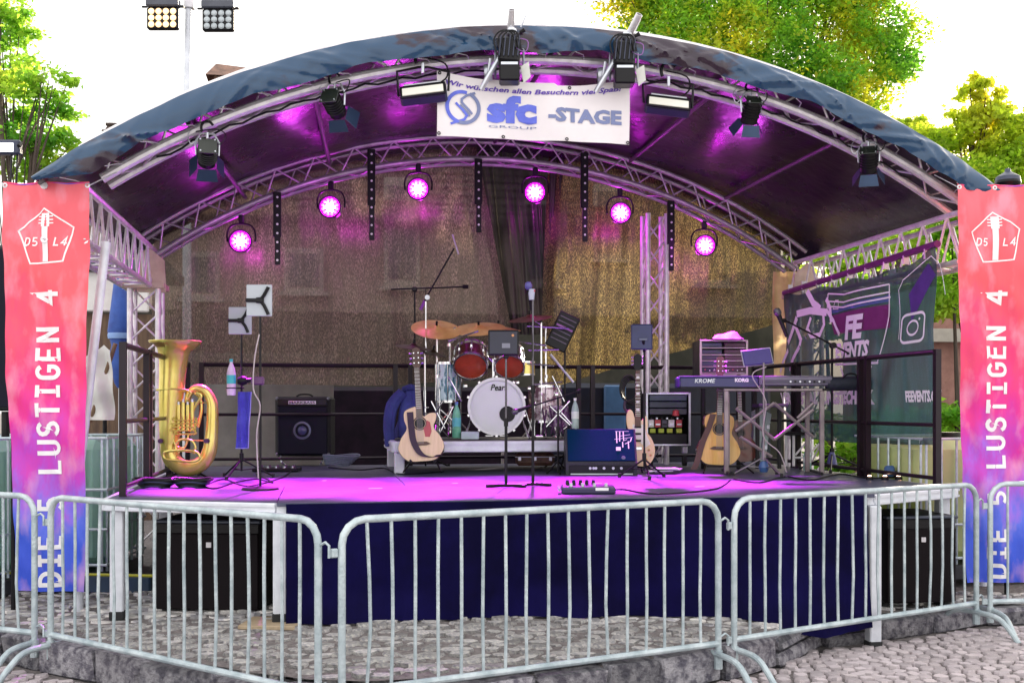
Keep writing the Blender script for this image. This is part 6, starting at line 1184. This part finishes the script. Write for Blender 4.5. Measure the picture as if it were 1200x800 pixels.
# ------------------------------------------------ keyboards
zz = zfl(556); ksc = F/zz
kt = Seen('keyboard_stand', 'grey double braced keyboard stand with crossing scissor bars', 'keyboard stand', 905, 556, zz); pm = mat('stand_grey', (.30,.25,.25), .4, .3, (.2,.16,.17), 6)
for x in (851, 859, 955, 963): kt.part('upright', MB().box(kt.l(x,506.5,.0 if x in (851,963) else .25), (5.2/kt.k,.035,97/kt.k), None, .004), pm)
kt.part('top_bar', MB().box(kt.l(907,456.5), (118/kt.k,.035,3.2/kt.k), None, .004), pm); kt.part('top_bar', MB().box(kt.l(907,456.5,.3), (118/kt.k,.035,3.2/kt.k), None, .004), pm)
for a, b in (((863,505),(908,472)),((908,472),(954,512)),((863,478),(908,515)),((908,515),(954,480)),((868,512),(905,535)),((935,490),(954,472))): kt.part('scissor_bar', MB().tube([kt.l(*a,.02), kt.l(*b,.02)], .015, 7), pm)
for x in (853, 958): kt.part('foot_bar', MB().cyl(kt.l(x-3,553,-.22), kt.l(x+3,553,.35), .014, None, 8), blackm)
k1 = Seen('keyboard', 'long dark blue keyboard seen from the back, lettered KROME and KORG', 'keyboard', 846, 456, zz-.02); kb = mat('keyboard_blue', (.035,.035,.13), .3, 0, (.025,.025,.09), 3); 
k1.part('body', MB().box(k1.l(843,448,.15), (93/k1.k,.31,13/k1.k), None, .012), kb); k1.part('top_ridge', MB().box(k1.l(843,441,.02), (94/k1.k,.05,1.6/k1.k), None, .003), mat('ridge_violet', (.13,.09,.28), .35)); k1.part('lower_lip', MB().box(k1.l(843,454,-.0), (92/k1.k,.02,2/k1.k), None, .003), black)
k1.part('lettering', text_fit('KROME', lambda x, y: k1.l(x,-y,-.008), 814, 838, -448.5, -443.5, .01, .2), silver, angle=0); k1.part('lettering', text_fit('KORG', lambda x, y: k1.l(x,-y,-.008), 861, 877, -447.5, -443, .06), white, angle=0)
for i in range(30): k1.part('white_key', MB().box(k1.l(800.5+i*2.9,442,.24), (2.6/k1.k,.13,.016), None, .002), mat('key_white', (.75,.74,.72), .3))
k2 = Seen('keyboard', 'grey violet keyboard seen from the back on the right half of the stand', 'keyboard', 934, 456, zz-.05); k2.part('body', MB().box(k2.l(933,446,.14), (86/k2.k,.28,11.5/k2.k), None, .01), mat('keyboard_grey', (.16,.14,.20), .35, .2, (.11,.1,.15), 3)); k2.part('back_strip', MB().box(k2.l(933,447,-.003), (80/k2.k,.012,4/k2.k), None, .002), mat('strip_dark', (.07,.06,.1), .4))
for i in range(8): k2.part('socket', MB().cyl(k2.l(926+i*5.6,447,-.01), k2.l(926+i*5.6,447,-.016), .009, None, 8), black if i % 2 else silver)
for i in range(26): k2.part('white_key', MB().box(k2.l(894+i*3.05,440.5,.22), (2.7/k2.k,.12,.016), None, .002), MATS['key_white'])
t = Seen('keyboard_bag', 'black padded roll lying at the right end of the keyboards', 'bag', 1000, 457, zz-.1); t.part('bag', MB().lathe([(.001,-.21),(.05,-.2),(.062,-.17),(.064,.15),(.055,.2),(.001,.21)], t.l(999,449,.1), (1,0,.02), 20), mat('bag_black', (.005,.008,.02), .7, 0, (.008,.011,.024), 20, .3, 60)); t.part('handle', MB().tube(crv([t.l(990,443,.06), t.l(995,438,.04), t.l(1003,438,.04), t.l(1008,443,.06)], 3), .008, 6), black); t.part('support', MB().box(t.l(985,456,.1), (36/t.k,.06,.02), None, .004), blackm)
# table with a lower dark board under the right keyboard
t = Seen('low_shelf', 'small dark violet edged shelf board under the two keyboards', 'shelf', 930, 474, zz+.3); t.part('board', MB().box(t.l(905,475,.1), (34/t.k,.3,.03), None, .004), mat('shelf_violet', (.06,.02,.10), .4)); t.part('front_trim', MB().box(t.l(905,473.5,-.055), (34/t.k,.01,.012)), mat('trim_violet', (.25,.06,.35), .4))
for x in (892, 918): t.part('bracket', MB().box(t.l(x,513,.15), (.035,.03,74/t.k), None, .004), blackm)
# tablet on the keyboard, with thin stand to the floor
zz2 = zfl(557); t = Seen('tablet_stand', 'slim grey stand with tilted violet tablet rising in front of the two keyboards', 'tablet stand', 895, 557, zz2-.05); tripod(t, (557-425)/t.k, .26, .009, mat('stand_grey2', (.28,.25,.27), .35, .6), rot=.9)
rot = Matrix.Rotation(-.35, 3, 'X') @ Matrix.Rotation(-.12, 3, 'Y'); t.part('tablet', MB().box(t.l(889,418,.05), (34/t.k,.015,19/t.k), rot, .006), mat('tablet_violet', (.05,.03,.22), .3)); t.part('tablet_edge', MB().box(t.l(889,418,.06), (36/t.k,.01,21/t.k), rot, .006), silver)
t.part('blue_hub', MB().lathe([(.03,-.04),(.045,0),(.03,.05),(.001,.06)], (0,0,.07), (0,0,1), 12), mat('hub_blue', (.05,.12,.3), .4)); t.part('cable', MB().tube(crv([t.l(897,430,-.03), t.l(880,440,-.05), t.l(896,470,-.05), t.l(893,510,-.04), t.l(912,530,-.05), t.l(918,552,-.1)], 5), .005, 5), MATS['pale_cable'])
# boom mic stand on the right
zz3 = zfl(552); t = Seen('boom_stand', 'black boom microphone stand at the right of the keyboards, microphone reaching left', 'microphone stand', 975, 552, zz3-.1); tripod(t, (552-407)/t.k, .34, .011, rot=.2); t.part('boom', MB().cyl(t.l(917,375,-.05), t.l(1000,418,-.05), .008, None, 8), blackm); t.part('clutch', MB().lathe([(.001,-.03),(.028,-.03),(.028,.03),(.001,.03)], t.l(975,405,-.03), (0,1,0), 14), blackm); mic(t, t.l(911,370,-.05), Vector((-.35,0,.9)), s=1.25); t.part('mic_clip', MB().cyl(t.l(912,376,-.05), t.l(919,376,-.05), .02, None, 10), blackm); t.part('blue_base_cup', MB().lathe([(.05,-.03),(.035,.05),(.015,.12),(.001,.12)], (0,0,.08), (0,0,1), 12), mat('cup_violet', (.10,.10,.28), .4))
# pale case leaning behind the guitars
t = Seen('pale_case', 'pale grey green hard case leaning behind the keyboard stand leg', 'case', 892, 541, 10.2); t.part('shell', MB().prism([(882,538),(897,541),(904,485),(892,478),(884,482)], lambda u_, v_, q: t.l(u_, v_, q), .12), mat('case_pale', (.42,.50,.50), .4, 0, (.36,.44,.44), 4), angle=30); t.part('seam', MB().tube([t.l(890,540,-.004), t.l(898,482,-.004)], .005, 5), MATS['ring_grey'])
for y in (500, 524): t.part('latch', MB().box(t.l(900-(y-500)*.12,y,-.006), (.03,.012,.04), None, .003), silver)
# white stool frame and bottle below the keyboards
t = Seen('white_frame_stand', 'small white tubular stool frame below the right keyboard', 'stool', 935, 548, 10.4)
for x in (921, 930): t.part('leg', MB().cyl(t.l(x,546), t.l(x,510), .014, None, 8), white)
for a, b in (((932,533),(952,510)),((930,536),(946,536)),((952,533),(947,508))): t.part('brace', MB().cyl(t.l(*a), t.l(*b), .010, None, 7), white)
t.part('seat', MB().box(t.l(936,508,.1), (34/t.k,.26,.03), None, .008), black)
bottle('greenish water bottle on the floor between keyboard stand and boom stand', 946, 551, 9.9, .22, .036, mat('aqua_pet', (.3,.58,.5), .12, 0, (.45,.68,.62), 10, alpha=.8), bcap, mat('label_pale', (0,0,0)))
# paper pile near the rack
t = Seen('paper_pile', 'white sheets and a black cable lying on the floor in front of the rack', 'papers', 778, 552, 9.75)
for i, (dx, dy, rz) in enumerate(((-.05,0,.2),(.05,.05,-.3),(0,-.04,.05))): t.part('sheet', MB().box((dx,dy,.006+.012*i), (.22,.16,.009), rz), white)
# ------------------------------------------------ cables and small boxes on the floor
def cable(label, pts, m=black, r=.006):
    w_ = [P(px, py, zfl(py)) for px, py in pts]; w_ = [Vector((p.x, p.y, FZ+r)) for p in w_]; c = w_[0]; t = Thing('floor_cable', label, 'cable', c); t.part('cord', MB().tube(crv([p-c for p in w_], 7), r, 5), m); return t
cable('black cable running from the pedal board along the stage front', [(712,576),(730,574),(760,579),(800,578),(840,573),(856,563)])
cable('black cable winding from the tuba stand to the left tablet stand', [(190,572),(215,564),(235,570),(262,562),(290,570),(330,560),(345,549)])
cable('dark cable curling below the tablet stands at the left', [(230,566),(250,573),(275,566),(300,562),(320,566),(300,556)])
cable('black cable from the amplifier across to the drum riser', [(385,548),(420,551),(450,549),(470,556),(520,553)])
cable('black cable between the keyboard stand and the boom stand', [(860,562),(890,566),(920,559),(950,563),(985,556),(1020,561),(1060,557)])
cable('pale cable arching over the floor near the right railing', [(998,556),(1015,552),(1030,547),(1048,549),(1060,556)], MATS['pale_cable'])
for i, (px, py, lb, w_) in enumerate(((225,571,'dark cable drum bag lying on the floor left of the tuba',.3),(183,571,'flat black cable pile at the left corner of the stage floor',.34))):
    t = Seen('cable_pile', lb, 'cables', px, py, zfl(py))
    for k in range(6): t.part('loop', MB().tube([(w_*(.3+.04*k)*math.cos(R(a)), .09*math.sin(R(a)), .012+.01*k+.006*math.sin(R(3*a))) for a in range(0,360,24)], .010, 5, True), black if k % 3 else mat('cable_blue', (.04,.05,.12), .5))
t = Seen('foot_panel', 'flat black foot controller and cables on the floor left of the amplifier', 'foot controller', 322, 553, zfl(553)); t.part('board', MB().box((0,.1,.02), (.42,.2,.03), None, .006), black)
for i in range(5): t.part('switch', MB().cyl((-.15+.075*i,.05,.035),(-.15+.075*i,.05,.05), .012, None, 8), silver); t.part('knob', MB().cyl((-.15+.075*i,.14,.035),(-.15+.075*i,.14,.06), .012, None, 8), mat('purple_clip', (0,0,0)))
t = Seen('power_strip', 'dark power box with blue lit plugs on the floor at the right front', 'power box', 1055, 560, zfl(560)); t.part('box', MB().box((0,.05,.03), (.24,.1,.06), None, .01), black); t.part('blue_plug', MB().box((-.09,0,.06), (.08,.06,.09), None, .015), MATS['hub_blue']); t.part('blue_plug', MB().box((.02,.0,.05), (.07,.05,.07), None, .015), MATS['hub_blue'])
wl = mat('warm_led', (1,.7,.5), .3, emit=(1,.6,.4), es=4)
for i, px in enumerate((1019,1037,1053,1078)): 
    t = Seen('floor_light', ['tiny warm floor light nearest the boom stand at the right front','second tiny warm floor light from the boom stand','third tiny warm floor light from the boom stand','tiny warm floor light nearest the right flag'][i], 'light', px, 562, zfl(562)); t.part('case', MB().lathe([(.03,0),(.03,.02),(.022,.03)], (0,0,0), (0,0,1), 12), black); t.part('bulb', MB().lathe([(.022,.02),(.014,.036),(.001,.04)], (0,0,0), (0,0,1), 10), wl)
# ================================================================ UNDER AND BESIDE THE STAGE
def sub(label, x0, x1, y0, y1, rz=0.):
    zc = 7.2 if x0 < 600 else 7.9; t = Seen('subwoofer', label, 'subwoofer', (x0+x1)/2, y1, zc, None, rz); W_, H_ = (x1-x0)/t.k, (y1-y0)/t.k
    t.part('cabinet', MB().box((0,.3,H_/2+.015), (W_,.56,H_-.03), None, .03), mat('sub_black', (.004,.003,.005), .45, 0, (.006,.004,.006), 60, .2, 120, spec=.3)); t.part('grille', MB().box((0,.012,H_*.46), (W_*.94,.02,H_*.8), None, .008), mat('sub_grille', (.003,.0018,.003), .6, 0, (.007,.003,.005), 180, .2, 300, spec=.15))
    t.part('badge', MB().box((W_*.02,-.002,H_*.74), (.035,.006,.035), None, .002), mat('badge_white', (.7,.66,.7), .4)); t.part('top_edge', MB().box((0,.02,H_-.012), (W_*.98,.06,.02), None, .006), mat('sub_rim', (.05,.06,.09), .35))
    for s_ in (-1,1): t.part('handle', MB().box((s_*W_*.5,.3,H_*.55), (.012,.16,.1), None, .004), black); t.part('foot', MB().cyl((s_*W_*.42,.1,-.0),(s_*W_*.42,.1,.03), .03, None, 10), rubber); t.part('foot', MB().cyl((s_*W_*.42,.5,-.0),(s_*W_*.42,.5,.03), .03, None, 10), rubber)
sub('large black subwoofer under the left wing of the stage', 176, 308, 609, 721, -.08)
sub('large black subwoofer under the right wing of the stage', 1035, 1126, 604, 712, .12)
# IBC tanks used as ballast
tankm = mat('tank_plastic', (.38,.62,.52), .4, 0, (.30,.54,.45), 2.5, transl=.3); tanky = mat('tank_plastic_yellow', (.62,.70,.34), .4, 0, (.52,.58,.30), 2.5, transl=.3)
def tank(label, c, rz, m, W_=1.15, D_=1.0, H_=1.0):
    t = Thing('water_tank', label, 'water tank', c, rz, 'caged water tanks weighing down the stage'); t.part('bladder', MB().box((0,0,.14+H_/2), (W_-.06,D_-.06,H_-.02), None, .08), m)
    n_ = 9
    for i in range(n_): 
        x = -W_/2+.03+(W_-.06)*i/(n_-1); 
        for s_ in (-1,1): t.part('cage_tube', MB().cyl((x,s_*D_/2,.13),(x,s_*D_/2,.14+H_), .010, None, 6), steel)
        if i < 7:
            y = -D_/2+.03+(D_-.06)*i/6
            for s_ in (-1,1): t.part('cage_tube', MB().cyl((s_*W_/2,y,.13),(s_*W_/2,y,.14+H_), .010, None, 6), steel)
    for z in (.18,.45,.75,.14+H_): t.part('cage_ring', MB().tube([(-W_/2-.01,-D_/2-.012,z),(W_/2+.01,-D_/2-.012,z),(W_/2+.01,D_/2+.012,z),(-W_/2-.01,D_/2+.012,z)], .012, 6, True), steel)
    t.part('pallet', MB().box((0,0,.06), (W_,D_,.12), None, .01), mat('pallet_dark', (.05,.05,.06), .6)); t.part('cap', MB().cyl((0,0,.12+H_),(0,0,.18+H_), .1, None, 16), black)
c = P(62, 640, 8.75); c.z = .28; tank('pale green water tank in a metal cage behind the left flag', c, -.12, tankm)
c = P(1112, 640, 9.35); c.z = .26; tank('yellowish green water tank in a metal cage behind the right flag and railing', c, .05, tanky)
c = P(-60, 640, 8.2); c.z = .28; tank('pale green water tank in a metal cage cut off by the left edge', c, -.3, tankm)
# blue ground beam with yellow hose, left
a, b = cw(-5.2, 8.3, .33), cw(-2.62, 8.0, .33); t = Thing('ground_beam', 'dark blue beam with a thin yellow line lying on the ground behind the left barrier', 'beam', a); d = b-a; an = math.atan2(d.y, d.x)
t.part('beam', MB().box(d/2+Vector((0,0,.03)), (d.length,.14,.13), an, .012), mat('beam_blue', (.02,.05,.10), .45)); t.part('yellow_line', MB().tube([Vector((0,-.06,.10)), d/2+Vector((0,-.065,.104)), d+Vector((0,-.06,.10))], .011, 6), mat('yellow_hose', (.65,.62,.05), .5))
# tall dark loudspeaker at far left edge behind the flag
t = Seen('loudspeaker', 'tall black loudspeaker half hidden behind the left flag', 'loudspeaker', 2, 480, 8.3); t.part('cabinet', MB().box(t.l(-8,384,.2), (44/t.k,.35,195/t.k), None, .02), black); t.part('grille', MB().box(t.l(-8,384,.018), (40/t.k,.012,186/t.k), None, .005), gri); t.part('pole', MB().cyl(t.l(-8,482,.2), t.l(-8,560,.2), .03, None, 10), blackm)
# scrap timber and white sheet behind the left railing
t = Seen('white_sheet', 'crumpled white sheet hanging behind the left stage railing', 'sheet', 118, 490, 9.9)
def ws(u_, v_): p = t.l(103+30*u_-2*v_, 492-88*v_*(1-.25*abs(u_-.7))); p.y = .03*math.sin(u_*7+v_*4)+.02*math.sin(v_*11); return p
t.part('cloth', MB().grid(ws, 20, 28), wsh, angle=80); t.part('lath', MB().cyl(t.l(103,494,.05), t.l(133,402,.05), .02, None, 8), mat('lath_brown', (.2,.12,.07), .7)); t.part('pole', MB().cyl(t.l(118,492,.1), t.l(118,610,.1), .02, None, 8), blackm)
t = Seen('blue_umbrella', 'folded blue umbrella with pale ties behind the left truss column', 'umbrella', 133, 500, 11.6); ub = mat('umbrella_blue', (.03,.10,.42), .6, 0, (.02,.06,.28), 6)
t.part('canopy', MB().lathe([(.01,0),(.07,-.1),(.10,-.35),(.13,-.6),(.09,-.75),(.12,-.9),(.06,-1.15),(.03,-1.2)], t.l(141,322), (0,0,1), 12), ub, angle=60); t.part('tie', MB().lathe([(.125,0),(.13,.04),(.12,.08)], t.l(141,397), (0,0,1), 12), mat('umbrella_pale', (.25,.4,.75), .6)); t.part('pole', MB().cyl(t.l(141,440), t.l(141,610), .02, None, 8), aluw)
